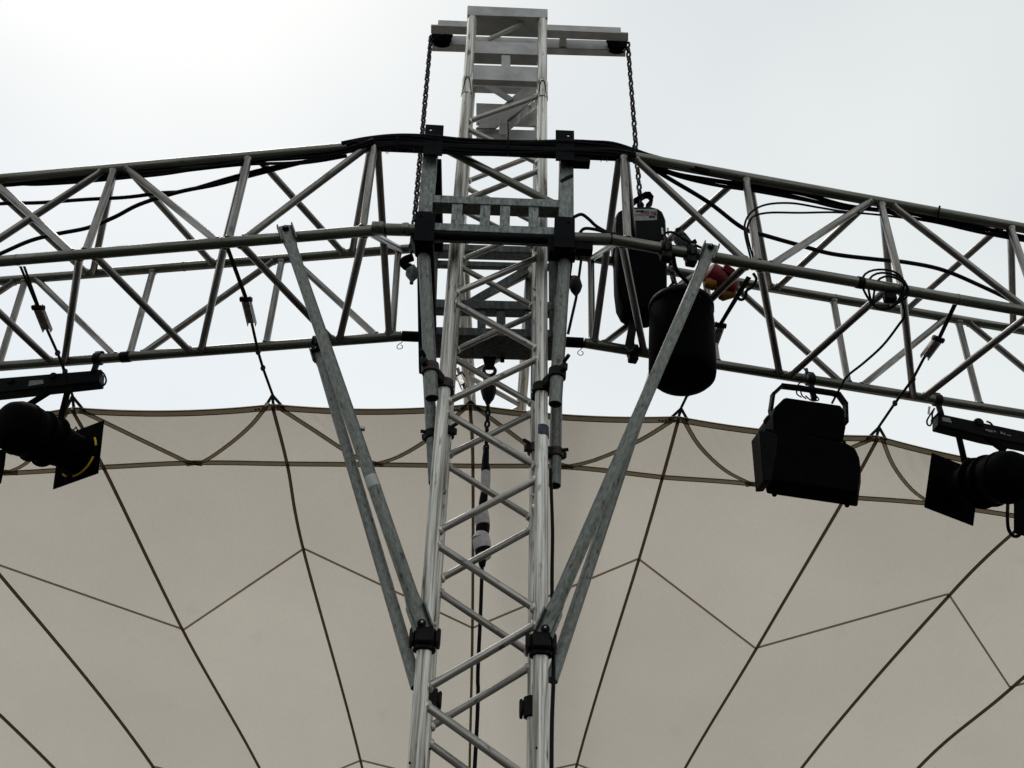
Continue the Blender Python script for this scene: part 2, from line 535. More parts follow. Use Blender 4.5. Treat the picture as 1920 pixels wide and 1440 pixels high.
# the crossbeam with its two sheaves
ZP = 7.10
pb = zslab([(808, 47.5), (1178, 62.5), (1178, 77.5), (808, 63)], ZP, 0.012).build('pulley_beam', M['alu_plate'], tower, 0.002)
zslab([(820, 52), (1165, 66), (1165, 76), (820, 61)], ZP + 0.0125, 0.085).build('beam_web', M['alu_plate'], pb, 0.002)
zslab([(810, 82.5), (1173, 94.5), (1173, 107), (810, 96.5)], ZP, 0.10).build('pulley_beam', M['alu_plate'], tower, 0.003)
zslab([(1049, 73), (1062, 73.5), (1062, 91), (1049, 90.5)], ZP + 0.01, 0.08).build('beam_spacer', M['alu_plate'], tower)
SHE = []
for sx, sy in ((829, 72.5), (1156, 84.5)):
    c = on_z(sx, sy - 1, ZP + 0.044)
    SHE.append(c)
    sh = MB().lathe(c - EY * 0.026, EY, [(0, 0.066), (0.006, 0.069), (0.014, 0.058), (0.026, 0.051), (0.038, 0.058), (0.046, 0.069), (0.052, 0.066)], 28)
    sh = sh.build('sheave', M['matt'], tower)
    MB().lathe(c - EY * 0.075, EY, [(0, 0.011), (0.15, 0.011)], 12).build('axle', M['bolt'], sh)
# stiffening plates behind the lattice under the head
vslab([(893, 193), (1005, 197), (1005, 236), (893, 232)], TW - 0.03, 0.014).build('stiffening_plate', M['alu_plate'], tower, 0.002)
vslab([(893, 241), (1005, 244), (1005, 276), (893, 272)], TW - 0.03, 0.014).build('stiffening_plate', M['alu_plate'], tower, 0.002)
vslab([(888, 148), (1008, 152), (1008, 166), (888, 162)], TW - 0.05, 0.05).build('back_rail', M['alu_plate'], tower, 0.003)
vslab([(982, 163), (1008, 166), (1008, 181), (929, 240), (892, 240)], TW - 0.065, 0.012).build('gusset_plate', M['alu_plate'], tower, 0.002)
vslab([(908, 161), (929, 162), (964, 184), (953, 189)], TW - 0.080, 0.012).build('gusset_plate', M['alu_plate'], tower, 0.002)
vslab([(1000, 189), (1008, 196), (952, 243), (945, 238)], TW - 0.10, 0.02).build('gusset_bar', M['alu_web'], tower, 0.002)
tg = MB()
cx, cy = 943, 240
tg.prism([on_v(x, y, TW - 0.13) for x, y in ((936, 222), (951, 222), (951, 245), (949, 250), (943.5, 252.5), (938, 250), (936, 245))], EY * 0.02)
tg.build('hanging_lug', M['alu_plate'], tower, 0.002)
# foot
MB().box(L(0, 0, 0.016), EX, EY, EZ, 0.62, 0.62, 0.03).build('base_plate', M['galv'], tower, 0.003)
# bolt holes / dark scratches on the front chords
for x, y in ((877, 172), (1013, 180), (1023, 168), (806, 1404), (768, 1430), (1006, 1402)):
    p = on_v(x, y, -TW - TR + 0.002)
    MB().lathe(p, EY, [(0, 0.004), (0.003, 0.004)], 10).build('bolt_hole', M['black'], tower)
bt = MB().lathe(on_v(1016, 811, -TW) - EZ * 0.026, EZ, [(0, TR * 1.0), (0.002, TR * 1.05), (0.05, TR * 1.05), (0.052, TR * 1.0)], 24)
bt.build('tape_band', M['bluetape'], tower)

# ------------------------------------------------------------------ the two box trusses
CH = {}
def chord_line(key, a, b, z):
    CH[key] = (on_z(*a, z), on_z(*b, z))
chord_line('AL', (0, 336), (690, 274), ZA)
chord_line('BL', (0, 490), (690, 433), ZB)
chord_line('CL', (0, 527), (720, 470), ZA)
chord_line('DL', (0, 687), (730, 632), ZB)
chord_line('AR', (1200, 297), (1920, 428), ZA)
chord_line('BR', (1160, 452), (1920, 583), ZB)
chord_line('CR', (1155, 491), (1920, 620), ZA)
chord_line('DR', (1190, 658.5), (1920, 777), ZB)
def at(key, px):
    """the point of a chord seen at photo column px"""
    a, b = CH[key]
    lo, hi = -2.5, 2.5
    for _ in range(60):
        mid = (lo + hi) / 2
        if proj(a + (b - a) * mid)[0] < px:
            lo = mid
        else:
            hi = mid
    return a + (b - a) * lo
CR_ = 0.0275
WR = 0.019
def make_truss(side, ends, members, label):
    mid = (at('B' + side, ends['B'][0]) + at('B' + side, ends['B'][1])) / 2
    t = thing('box_truss', V((mid.x, mid.y, ZB - CR_)), label, 'truss', 'box trusses meeting at the sleeve')
    for k in 'ABCD':
        rod('chord', at(k + side, ends[k][0]), at(k + side, ends[k][1]), CR_, M['truss'], t, 20)
    for (ka, xa, kb, xb) in members:
        pa, pb_ = at(ka + side, xa), at(kb + side, xb)
        d = (pb_ - pa).normalized()
        ln_ = (pb_ - pa).length
        e1, e2, e3 = 0.006 / ln_, 0.014 / ln_, 0.022 / ln_
        fl = [(0, 1.34, 1.34), (e1, 1.30, 1.30), (e2, 1.12, 1.12), (e3, 1, 1), (1 - e3, 1, 1), (1 - e2, 1.12, 1.12), (1 - e1, 1.30, 1.30), (1, 1.34, 1.34)]
        rod('brace', pa + d * (CR_ - 0.008), pb_ - d * (CR_ - 0.008), WR, M['truss_web'], t, 14, fl)
    return t
left_members = [
    ('A', 197, 'B', -75), ('A', 215, 'B', 163), ('A', 236, 'B', 412), ('A', 467, 'B', 430), ('A', 690, 'B', 453), ('A', 702, 'B', 682),
    ('A', -30, 'B', -95), ('A', -15, 'B', 140),
    ('B', 150, 'D', 121), ('B', 174, 'D', 357), ('B', 422, 'D', 377), ('B', 447, 'D', 625), ('B', 684, 'D', 636), ('B', -95, 'D', 97), ('B', -110, 'D', -140),
    ('A', -27, 'C', 165), ('A', 214, 'C', 174), ('A', 238, 'C', 400), ('A', 463, 'C', 412), ('A', 480, 'C', 645), ('A', 696, 'C', 660), ('A', -40, 'C', -80),
    ('C', 48, 'D', -3), ('C', 32, 'D', -235), ('C', 66, 'D', 220), ('C', 288, 'D', 242), ('C', 518, 'D', 262), ('C', 529, 'D', 498), ('C', 546, 'D', 709), ('C', 747, 'D', 735),
    ('A', 708, 'D', 730), ('B', 688, 'C', 750),
    ('A', -270, 'B', -330), ('A', -285, 'B', -115), ('A', -280, 'C', -320), ('C', -210, 'D', -255), ('B', -350, 'D', -160),
]
right_members = [
    ('A', 1169, 'B', 1174), ('A', 1188, 'B', 1402), ('A', 1398, 'B', 1420), ('A', 1634, 'B', 1441), ('A', 1651, 'B', 1690), ('A', 1669, 'B', 1931), ('A', 1893, 'B', 1952),
    ('A', 2130, 'B', 1965), ('A', 2140, 'B', 2215),
    ('A', 1388, 'C', 1200), ('A', 1404, 'C', 1443), ('A', 1633, 'C', 1455), ('A', 1654, 'C', 1672), ('A', 1880, 'C', 1697), ('A', 1895, 'C', 1900), ('A', 1173, 'C', 1192), ('A', 2125, 'C', 1925), ('A', 2135, 'C', 2150),
    ('B', 1166, 'D', 1208), ('B', 1403, 'D', 1225), ('B', 1424, 'D', 1462), ('B', 1666, 'D', 1480), ('B', 1692, 'D', 1712), ('B', 1936, 'D', 1730), ('B', 1955, 'D', 1992), ('B', 2215, 'D', 2010),
    ('C', 1108, 'D', 1110), ('C', 1300, 'D', 1128), ('C', 1322, 'D', 1345), ('C', 1366, 'D', 1582), ('C', 1562, 'D', 1591), ('C', 1775, 'D', 1612), ('C', 1796, 'D', 1838), ('C', 1812, 'D', 2050), ('C', 2040, 'D', 2090),
    ('A', 1162, 'D', 1114), ('B', 1160, 'C', 1110),
]
truss_l = make_truss('L', {'A': (-420, 697), 'B': (-420, 722), 'C': (-420, 768), 'D': (-420, 752)}, left_members,
                     'weathered grey box truss on the left of the tower, carrying a tapered lamp')
truss_r = make_truss('R', {'A': (1176, 2330), 'B': (1146, 2330), 'C': (1088, 2330), 'D': (1096, 2330)}, right_members,
                     'weathered grey box truss on the right of the tower, with hoist and floodlight')
# tape bands and weld joints on the chords are parts of the trusses
def band(key, px, w, r, m, parent, name='tape_band'):
    p = at(key, px)
    a, b = CH[key]
    d = (b - a).normalized()
    return MB().lathe(p - d * w / 2, d, [(0, r * 0.97), (0.003, r), (w - 0.003, r), (w, r * 0.97)], 20).build(name, m, parent)
band('DL', 236, 0.055, 0.031, M['rubber'], truss_l)
band('BR', 1612, 0.035, 0.0305, M['rubber'], truss_r)
for key, px, tr in (('BL', 33, truss_l), ('BL', 418, truss_l), ('CL', 345, truss_l), ('BR', 1412, truss_r), ('BR', 1795, truss_r), ('CR', 1566, truss_r), ('BL', 699, truss_l)):
    band(key, px, 0.012, 0.0292, M['truss'], tr, 'weld_ring')

# ------------------------------------------------------------------ the sleeve block
blk = thing('sleeve_block', L(0, 0, ZB - 0.04), 'galvanised steel sleeve block framed around the tower where both trusses meet', 'sleeve block')
VF = -0.365
def part(px, v, dep, name, mt, bev=0.004):
    return vslab(px, v, dep).build(name, mt, blk, bev)
part([(794, 272), (821.5, 273), (810, 397), (784, 396)], VF, 0.07, 'upright', M['galv'])
ur = part([(1050, 284), (1075.5, 285), (1076, 408), (1047.5, 407)], VF, 0.07, 'upright', M['galv'])
part([(812, 365), (1048.5, 374), (1048.5, 388.5), (810.5, 379)], VF + 0.004, 0.075, 'rail', M['galv'])
part([(812, 417), (1040, 425.5), (1040, 440), (811, 431)], VF + 0.002, 0.085, 'rail', M['galv'])
for x0, x1 in ((848, 868), (901, 920), (938, 957), (991.5, 1010)):
    y = 380 + (x0 - 850) * 0.036
    xm = (x0 + x1) / 2 - 1022
    part([(x0, y - 1), (x1, y - 0.5), (x1 + xm * 0.018, y + 42), (x0 + xm * 0.018, y + 41.5)], VF + 0.009, 0.03, 'stub', M['galv'], 0.002)
part([(1050, 338), (1061, 330.5), (1074.5, 326), (1074.5, 331.5), (1062, 337), (1053, 342)], VF - 0.003, 0.004, 'torn_tape', M['rubber'], 0)
# the crossing pipe between upper and lower chord
rod('pipe_brace', on_v(840, 282, -0.325), on_v(1036, 382, -0.325), 0.0215, M['truss'], blk, 16)
# middle stretches of the chords, and the corner brackets
def pipe(a, b, r, mt, name='coupler_pipe'):
    return rod(name, a, b, r, mt, blk, 18)
pipe(at('AL', 699), at('AR', 1174), 0.0285, M['black'])
pipe(at('BL', 724), on_v(812, 433, -0.384), 0.0295, M['truss'])
pipe(on_v(1045, 446, -0.384), at('BR', 1144), 0.0295, M['truss'])
pipe(on_v(800, 441, -0.352), on_v(1060, 451, -0.352), 0.021, M['black'])
pipe(at('CL', 770), on_v(800, 468, 0.384), 0.029, M['truss'])
pipe(on_v(1040, 476, 0.384), at('CR', 1086), 0.029, M['truss'])
pipe(at('DL', 754), on_v(800, 632, 0.384), 0.029, M['black'])
pipe(on_v(1040, 640, 0.384), at('DR', 1094), 0.029, M['black'])
def bracket(px, v, hole):
    poly = [on_v(x, y, v) for x, y in px]
    h = on_v(hole[0], hole[1], v)
    n = 16
    # plate with a real hole: stitch outline (4 corners) to the hole ring
    mb = MB()
    ring = []
    for k in range(n):
        q = 2 * math.pi * k / n
        ring.append(h + EX * (0.0095 * math.cos(q)) + EZ * (0.0085 * math.sin(q)))
    outer = []
    for k in range(n):
        q = 2 * math.pi * k / n
        dirv = EX * math.cos(q) + EZ * math.sin(q)
        # march to the outline
        best = None
        for i in range(len(poly)):
            a, b = poly[i], poly[(i + 1) % len(poly)]
            ax, az = (a - h).dot(EX), (a - h).z
            bx, bz = (b - h).dot(EX), (b - h).z
            dx, dz = dirv.dot(EX), dirv.z
            den = dx * (bz - az) - dz * (bx - ax)
            if abs(den) < 1e-9:
                continue
            t = (ax * (bz - az) - az * (bx - ax)) / den
            s = (ax * dz - az * dx) / den
            if t > 0 and -1e-6 <= s <= 1 + 1e-6 and (best is None or t < best):
                best = t
        outer.append(h + dirv * (best or 0.05))
    # snap nearest outer samples to the true corners
    for c in poly:
        i = min(range(n), key=lambda k: (outer[k] - c).length)
        outer[i] = c
    th = EY * 0.010
    vs = ring + outer + [p + th for p in ring] + [p + th for p in outer]
    fs = []
    for k in range(n):
        l = (k + 1) % n
        fs += [(k, l, n + l, n + k), (2 * n + k, 3 * n + k, 3 * n + l, 2 * n + l), (k, 2 * n + k, 2 * n + l, l), (n + k, n + l, 3 * n + l, 3 * n + k)]
    mb.add(vs, fs)
    return mb.build('bracket', M['black'], blk, 0.0)
bracket([(798, 233), (832, 235), (829, 290), (793, 289)], -0.415, (807.5, 242.5))
bracket([(1042, 243.5), (1076.5, 245), (1077, 300), (1042, 299)], -0.415, (1065.5, 253.5))
bracket([(779, 396), (817, 399), (813, 452), (776, 450)], -0.425, (789.5, 406))
bracket([(1040, 405), (1078, 407.5), (1078, 464), (1038, 462)], -0.425, (1066, 418))
part([(1060, 291), (1107, 294), (1107, 303.5), (1060, 302)], -0.40, 0.05, 'bracket_foot', M['black'])
part([(1076, 452), (1112, 455), (1112, 468), (1076, 466)], -0.40, 0.05, 'bracket_foot', M['black'])
part([(770, 440), (812, 442), (812, 462), (778, 460)], -0.40, 0.08, 'bracket_foot', M['black'])
part([(1028, 446), (1082, 448), (1080, 474), (1030, 470)], -0.40, 0.07, 'bracket_foot', M['black'])
# back frame
VB = 0.33
part([(812, 456), (1046, 463), (1046, 475), (810, 469)], VB, 0.07, 'rail', M['galv_dk'])
part([(812, 487), (1046, 494), (1046, 503), (811, 497)], VB + 0.02, 0.03, 'rail', M['galv_dk'])
part([(803, 560), (1046, 566), (1046, 582), (802, 576)], VB, 0.07, 'rail', M['galv_dk'])
part([(801, 612), (1046, 618), (1046, 633), (800, 627)], VB, 0.20, 'rail', M['galv_dk'])
for x0, x1 in ((840, 856), (895, 911), (931, 948), (985, 1000)):
    part([(x0, 577), (x1, 577), (x1, 619), (x0, 618)], VB + 0.01, 0.03, 'stub', M['galv_dk'], 0.002)
part([(804, 452), (822, 452), (815, 640), (797, 640)], VB + 0.003, 0.06, 'upright', M['galv_dk'])
part([(1029, 460), (1046, 460), (1047, 640), (1031, 640)], VB + 0.003, 0.06, 'upright', M['galv_dk'])
part([(985.5, 500), (999, 500), (999, 568), (985.5, 568)], VB + 0.05, 0.03, 'upright', M['galv_dk'])
part([(982, 500), (998, 507), (890, 570), (872, 564)], VB + 0.012, 0.02, 'flat_brace', M['galv_dk'], 0.002)
# side posts, black
part([(781, 455), (792, 455), (795, 692), (785, 690)], VB - 0.03, 0.05, 'corner_post', M['black'])
part([(1046, 470), (1056, 470), (1058, 640), (1047, 640)], VB - 0.03, 0.05, 'corner_post', M['black'])
# side rails joining front and back frame
for u in (-0.335, 0.335):
    for z in (ZA - 0.02, ZB + 0.0):
        MB().box(L(u, 0, z), EX, EY, EZ, 0.05, 0.62, 0.06).build('side_rail', M['black'], blk, 0.004)
# load pin plate that carries the inner chain
part([(905, 668), (931, 668), (925, 690), (911, 690)], VB + 0.10, 0.02, 'lifting_lug', M['black'], 0.003)
# R-clips hanging from the pins
for key, px, ang in (('DL', 752, 0), ('DR', 1088, 0)):
    p = at(key, px) - EZ * (CR_ + 0.004)
    lp = [p + EX * x - EZ * z for x, z in ((0.012, -0.006), (0.006, 0.012), (-0.004, 0.022), (-0.014, 0.034), (-0.013, 0.05), (0, 0.057), (0.013, 0.048), (0.012, 0.034), (0.004, 0.028))]
    MB().tube(smooth_path(lp, 4), 0.0022, 6).build('pin_clip', M['coupler'], blk)
p = at('BL', 738)
for (dx, w, r) in ((-0.10, 0.05, 0.0315), (0.04, 0.03, 0.0325)):
    MB().lathe(p + EX * dx, EX, [(0, r * .97), (0.003, r), (w - .003, r), (w, r * .97)], 20).build('pin_collar', M['truss'], blk)

# the four sleeve pipes that run down to the tower chords
def open_pipe(name, p0, p1, r, mt, parent, wall=0.004):
    d = (p1 - p0)
    ln = d.length
    return MB().lathe(p0, d, [(0, r), (ln, r), (ln, r - wall), (ln - 0.12, r - wall)], 22).build(name, mt, parent)
leg_fl0, leg_fl1 = on_v(793.5, 452, -0.335), on_v(810, 747, -0.295)
leg_fr0, leg_fr1 = on_v(1060, 470, -0.335), on_v(1041, 758, -0.295)
leg_bl0, leg_bl1 = on_v(797, 600, 0.325), on_v(815, 905, 0.255)
leg_br0, leg_br1 = on_v(1048, 560, 0.315), on_v(1040, 911, 0.265)
for a, b in ((leg_fl0, leg_fl1), (leg_fr0, leg_fr1), (leg_bl0, leg_bl1), (leg_br0, leg_br1)):
    open_pipe('sleeve_pipe', a, b, 0.029, M['galv_pole'], blk)
for a in (leg_fl0, leg_fr0):
    MB().box(a + EZ * 0.02, EX, EY, EZ, 0.05, 0.05, 0.05).build('pipe_clevis', M['black'], blk, 0.006)
    MB().lathe(a + EZ * 0.03 - EY * 0.045, EY, [(0, 0.012), (0.012, 0.014), (0.02, 0.012)], 12).build('bolt', M['galv_dk'], blk)
part([(938, 669), (946, 669), (946, 676), (938, 676)], VB + 0.18, 0.02, 'lifting_lug', M['black'], 0.002)

# swivel couplers that clamp the pipes to the tower
def coupler(at1, ax1, r1, at2, ax2, r2, mt, label, bolt_dir=None):
    t = thing('swivel_coupler', at2, label, 'coupler', 'scaffold couplers on the sleeve pipes')
    for c, ax, r, nm in ((at1, ax1, r1, 'half_shell'), (at2, ax2, r2, 'half_shell')):
        ax = ax.normalized()
        MB().lathe(c - ax * 0.024, ax, [(0, r + 0.001), (0.003, r + 0.010), (0.045, r + 0.010), (0.048, r + 0.001)], 20).build(nm, mt, t)
        side = (c - (at1 + at2) / 2).normalized()
        bd = bolt_dir or side
        for s in (-1, 1):
            b0 = c + (side * (r + 0.012)) + ax * 0.0
            MB().box(c + side * (r + 0.016), side, ax, side.cross(ax), 0.03, 0.036, 0.026).build('hinge', M['coupler'], t, 0.004) if s < 0 else \
                MB().tube([b0 - EY * 0.045, b0 + side * 0.03 - EY * 0.06], 0.009, 8).build('eye_bolt', M['coupler'], t)
    mid = (at1 + at2) / 2
    d = (at2 - at1)
    MB().box(mid, d.normalized(), EZ, d.normalized().cross(EZ), max(0.03, d.length - r1 - r2), 0.05, 0.045).build('swivel_pin', M['coupler'], t, 0.006)
    return t
def on_leg(a, b, f):
    return a + (b - a) * f
def chord_pt(su, sv, z):
    return L(su * TW, sv * TW, z)
for (a, b, f, su, sv, mt, lb) in (
        (leg_fl0, leg_fl1, 0.83, -1, -1, M['rust'], 'rusty brown coupler on the left front sleeve pipe, clamped to the tower'),
        (leg_fr0, leg_fr1, 0.82, 1, -1, M['coupler'], 'black coupler on the right front sleeve pipe, clamped to the tower'),
        (leg_bl0, leg_bl1, 0.74, -1, 1, M['coupler'], 'dark coupler behind the left tower chord, on the rear sleeve pipe'),
        (leg_br0, leg_br1, 0.85, 1, 1, M['rust'], 'dark brown coupler behind the right tower chord, on the rear sleeve pipe')):
    p = on_leg(a, b, f)
    coupler(p, b - a, 0.029, chord_pt(su, sv, p.z - 0.02), EZ, TR, mt, lb)

# ------------------------------------------------------------------ diagonal braces from tower to trusses
def half_coupler_box(c, label, grp='black clamps at the feet of the braces', face=-1):
    t = thing('brace_clamp', c, label, 'clamp', grp)
    MB().lathe(c - EZ * 0.045, EZ, [(0, TR + 0.002), (0.004, TR + 0.013), (0.08, TR + 0.013), (0.084, TR + 0.002)], 20).build('collar', M['coupler'], t)
    MB().box(c + EY * face * (TR + 0.018) + EX * 0.0, EX, EY, EZ, 0.066, 0.036, 0.058).build('clamp_body', M['coupler'], t, 0.006)
    for s in (-1, 1):
        MB().box(c + EX * s * 0.043 + EY * face * 0.012, EX, EY, EZ, 0.020, 0.05, 0.05).build('clamp_ear', M['coupler'], t, 0.008)
        MB().lathe(c + EX * s * 0.050 - EZ * 0.040 + EY * face * 0.022, EZ, [(0, 0.006), (0.015, 0.008), (0.07, 0.008), (0.078, 0.005)], 8).build('clamp_bolt', M['coupler'], t)
    return t
def brace_pole(p0, p1, r, label, flat_top=True, flat_bot=True):
    t = thing('brace_pole', p1, label, 'brace', 'galvanised brace poles between tower and trusses')
    d = (p1 - p0)
    ln = d.length
    d = d.normalized()
    a, b = 0.09 / ln, 0.15 / ln
    st = []
    st += [(0, 0.28, 1.30), (a, 0.30, 1.28), (b, 1.0, 1.0)] if flat_top else [(0, 1, 1)]
    st += [(1 - b, 1, 1), (1 - a, 0.32, 1.28), (1, 0.3, 1.28)] if flat_bot else [(1, 1, 1)]
    rod('pole', p0, p1, r, M['galv_pole'], t, 20, st)
    # folded lips beside the flattened ends, and the bolts
    y = EZ.cross(d).normalized()
    if y.dot(FW) > 0:
        y = -y                                   # y points to the open, front side
    x = y.cross(d)
    for end, s, fl in ((p0, 1, flat_top), (p1, -1, flat_bot)):
        if not fl:
            continue
        for q in (-1, 1):
            MB().box(end + d * s * 0.05 + x * q * r * 1.28 + y * 0.010, x, y, d, 0.007, 0.026, 0.10).build('folded_lip', M['galv_pole'], t, 0.002)
        c = end + d * s * 0.024 + y * 0.006
        MB().lathe(c, y, [(0, 0.017), (0.006, 0.017), (0.007, 0.012), (0.018, 0.011)], 12).build('bolt', M['coupler'], t)
        MB().lathe(c + y * 0.0185, y, [(0, 0.005), (0.003, 0.004)], 8).build('bolt_tip', M['bolt'], t)
    return t
def front_of(key, px, o):
    return at(key, px) - EY * o
tb = on_v(794, 1182, -TW - 0.055)
brace_pole(front_of('BL', 534, 0.045) + EZ * 0.03, tb, 0.0265, 'mottled grey brace pole from left truss front chord down to the tower')
_p0 = front_of('BL', 534, 0.045) + EZ * 0.03
_bp = [o for o in bpy.data.objects if o.get('label', '').startswith('mottled grey brace pole from left')][0]
_q = [_p0 + (tb - _p0) * f for f in (0.68, 0.705)]
MB().lathe(_q[0], _q[1] - _q[0], [(0, 0.0262), (0.001, 0.0275), ((_q[1] - _q[0]).length, 0.0275), ((_q[1] - _q[0]).length + 0.001, 0.0262)], 20).build('bare_patch', M['alu_plate'], _bp)
MB().box(_p0 + (tb - _p0) * 0.565 + EX * 0.034, EX, EY, EZ, 0.022, 0.02, 0.014).build('pole_clip', M['alu_plate'], _bp, 0.002)
half_coupler_box(V(chord_pt(-1, -1, tb.z - 0.015)), 'black clamp holding the front left brace pole to the tower chord')
tb = on_v(1018, 1192, -TW - 0.055)
brace_pole(front_of('BR', 1333, 0.045) + EZ * 0.035, tb, 0.0265, 'mottled grey brace pole from right truss front chord, crossing the black chain bag')
half_coupler_box(V(chord_pt(1, -1, tb.z - 0.015)), 'black clamp holding the front right brace pole to the tower chord')
tb = on_v(782, 1288, TW - 0.03)
brace_pole(at('DL', 596) - EZ * 0.035, tb, 0.0265, 'rear left brace pole under the left truss, lower end behind the tower', True, False)
half_coupler_box(V(chord_pt(-1, 1, on_v(815, 1310, TW).z)), 'black clamp on the rear left tower chord, low in the picture', face=1)
tb = on_v(1034, 1276, TW - 0.03)
brace_pole(at('DR', 1233) - EZ * 0.035, tb, 0.0265, 'rear right brace pole passing behind the black chain bag', True, False)
half_coupler_box(V(chord_pt(1, 1, on_v(1002, 1326, TW).z)), 'black clamp on the rear right tower chord, low in the picture', face=1)
def chord_clamp(key, px, label, down=True):
    p = at(key, px)
    a, b = CH[key]
    d = (b - a).normalized()
    t = thing('chord_clamp', p, label, 'clamp')
    MB().lathe(p - d * 0.026, d, [(0, CR_ + 0.002), (0.004, CR_ + 0.011), (0.048, CR_ + 0.011), (0.052, CR_ + 0.002)], 20).build('collar', M['coupler'], t)
    MB().box(p - EZ * 0.05, d, d.cross(EZ), EZ, 0.05, 0.05, 0.045).build('clamp_body', M['coupler'], t, 0.008)
    MB().tube([p + EZ * 0.05 - d * 0.0 - EY * 0.03, p - EZ * 0.05 - EY * 0.045], 0.008, 8).build('clamp_bolt', M['coupler'], t)
    return t
chord_clamp('DL', 596, 'black clamp under the left truss at the head of the rear brace')
chord_clamp('DR', 1186, 'black clamp on the right lower chord beside the chain bag')
chord_clamp('BR', 1247, 'black clamp on the right front chord over the hoist')
chord_clamp('BR', 1294, 'greenish black clamp on the right front chord next to the brace head')

# ------------------------------------------------------------------ spine truss running back over the canopy
ZS0, ZS1 = 5.45, 5.80
sp = thing('spine_truss', V((TWR.x, 6.5, ZS0)), 'pale spine truss running back above the canopy behind the tower', 'truss')
def spine_pt(px, y, z):
    return on_z(px, y, z)
ls0, ls1 = spine_pt(862, 505, ZS0), spine_pt(873, 690, ZS0)
rs0, rs1 = spine_pt(999, 505, ZS0), spine_pt(985, 690, ZS0)
ld, rd = (ls1 - ls0).normalized(), (rs1 - rs0).normalized()
LEN = 5.0
for a, d in ((ls0, ld), (rs0, rd)):
    rod('chord', a, a + d * LEN, 0.027, M['alu'], sp, 16)
    rod('chord', a + EZ * (ZS1 - ZS0), a + d * LEN + EZ * (ZS1 - ZS0), 0.027, M['alu'], sp, 16)
def sp_at(a, d, y):
    return a + d * ((y - a.y) / d.y)
yy = 5.02 - 0.96
k = 0
while yy < 8.6:
    a = sp_at(ls0, ld, yy) if k % 2 == 1 else sp_at(rs0, rd, yy)
    b = sp_at(rs0, rd, yy + 0.32) if k % 2 == 1 else sp_at(ls0, ld, yy + 0.32)
    rod('brace', a, b, 0.017, M['alu_web'], sp, 10)
    for q, d in ((ls0, ld), (rs0, rd)):
        rod('brace', sp_at(q, d, yy), sp_at(q, d, yy + 0.32) + EZ * (ZS1 - ZS0), 0.013, M['alu_web'], sp, 10)
    yy += 0.32
    k += 1

# ------------------------------------------------------------------ the canopy
SZ0, SA, SB, SY0 = 4.82, 0.060, 0.020, 4.45
def sf(p):
    return p.z - (SZ0 - SA * max(0.0, p.y - SY0) ** 2 - SB * (p.x - TWR.x) ** 2)
def surf(x, y):
    r = ray(x, y)
    t, st = 2.0, 0.15
    while t < 40 and sf(EYE + r * t) < 0:
        t += st
    lo, hi = t - st, t
    for _ in range(30):
        mid = (lo + hi) / 2
        if sf(EYE + r * mid) < 0: lo = mid
        else: hi = mid
    return EYE + r * lo
def pl(pts, t):
    """point at fraction t of a pixel polyline"""
    acc = [0.0]
    for i in range(1, len(pts)):
        acc.append(acc[-1] + math.hypot(pts[i][0] - pts[i - 1][0], pts[i][1] - pts[i - 1][1]))
    s = t * acc[-1]
    for i in range(1, len(pts)):
        if s <= acc[i] + 1e-9:
            k = (s - acc[i - 1]) / max(1e-9, acc[i] - acc[i - 1])
            return (pts[i - 1][0] + (pts[i][0] - pts[i - 1][0]) * k, pts[i - 1][1] + (pts[i][1] - pts[i - 1][1]) * k)
    return pts[-1]
def px_smooth(pts, sub=5):
    return [(p.x, p.y) for p in smooth_path([V((x, y, 0)) for x, y in pts], sub)]
# every rib: peak, crossing of the lower band, first seam knot, second knot, rear end (photo columns and rows)
RIB = [
    [(-1010, 960), (-930, 1010), (-600, 1290), (-260, 1560), (150, 1900)],
    [(-640, 850), (-560, 915), (-250, 1112), (180, 1518), (400, 1850)],
    [(-240, 795), (-158, 888), (-15, 1053), (290, 1436), (520, 1850)],
    [(137, 763), (197, 874), (345, 1179), (515, 1492), (655, 1850)],
    [(512, 757), (540, 868), (570, 1027), (677, 1424), (765, 1850)],
    [(882, 757), (887, 872), (886, 1176), (880, 1475), (875, 1850)],
    [(1272, 780), (1241, 893), (1197, 1046), (1081, 1431), (985, 1850)],
    [(1645, 816), (1582, 930), (1416, 1214), (1250, 1500), (1095, 1850)],
    [(2010, 885), (1925, 969), (1778, 1112), (1478, 1468), (1240, 1850)],
    [(2240, 985), (2140, 1072), (1893, 1287), (1690, 1470), (1420, 1850)],
    [(2580, 1010), (2480, 1060), (2250, 1192), (1960, 1440), (1600, 1880)],
]
MIDB = [(-745, 945), (-360, 893), (20, 885), (366, 866), (706, 869.5), (1062, 874), (1411, 906), (1748, 943), (2030, 1012), (2310, 1055)]
def rib_seg(i, a):
    """pixel polyline of rib i between knot a and a+1, gently curved"""
    q = px_smooth(RIB[i], 8)
    return q[a * 8:(a + 1) * 8 + 1]
def edge_curve(i):
    (x0, y0), (x1, y1) = RIB[i][0], RIB[i + 1][0]
    return [(x0 + (x1 - x0) * k / 12, y0 + (y1 - y0) * k / 12 + 9.0 * 4 * (k / 12) * (1 - k / 12)) for k in range(13)]
def band_curve(i):
    return px_smooth([RIB[i][1], MIDB[i], RIB[i + 1][1]], 6)
can = thing('canopy', surf(880, 1100), 'translucent off white stage canopy hung under the trusses behind the tower', 'canopy')
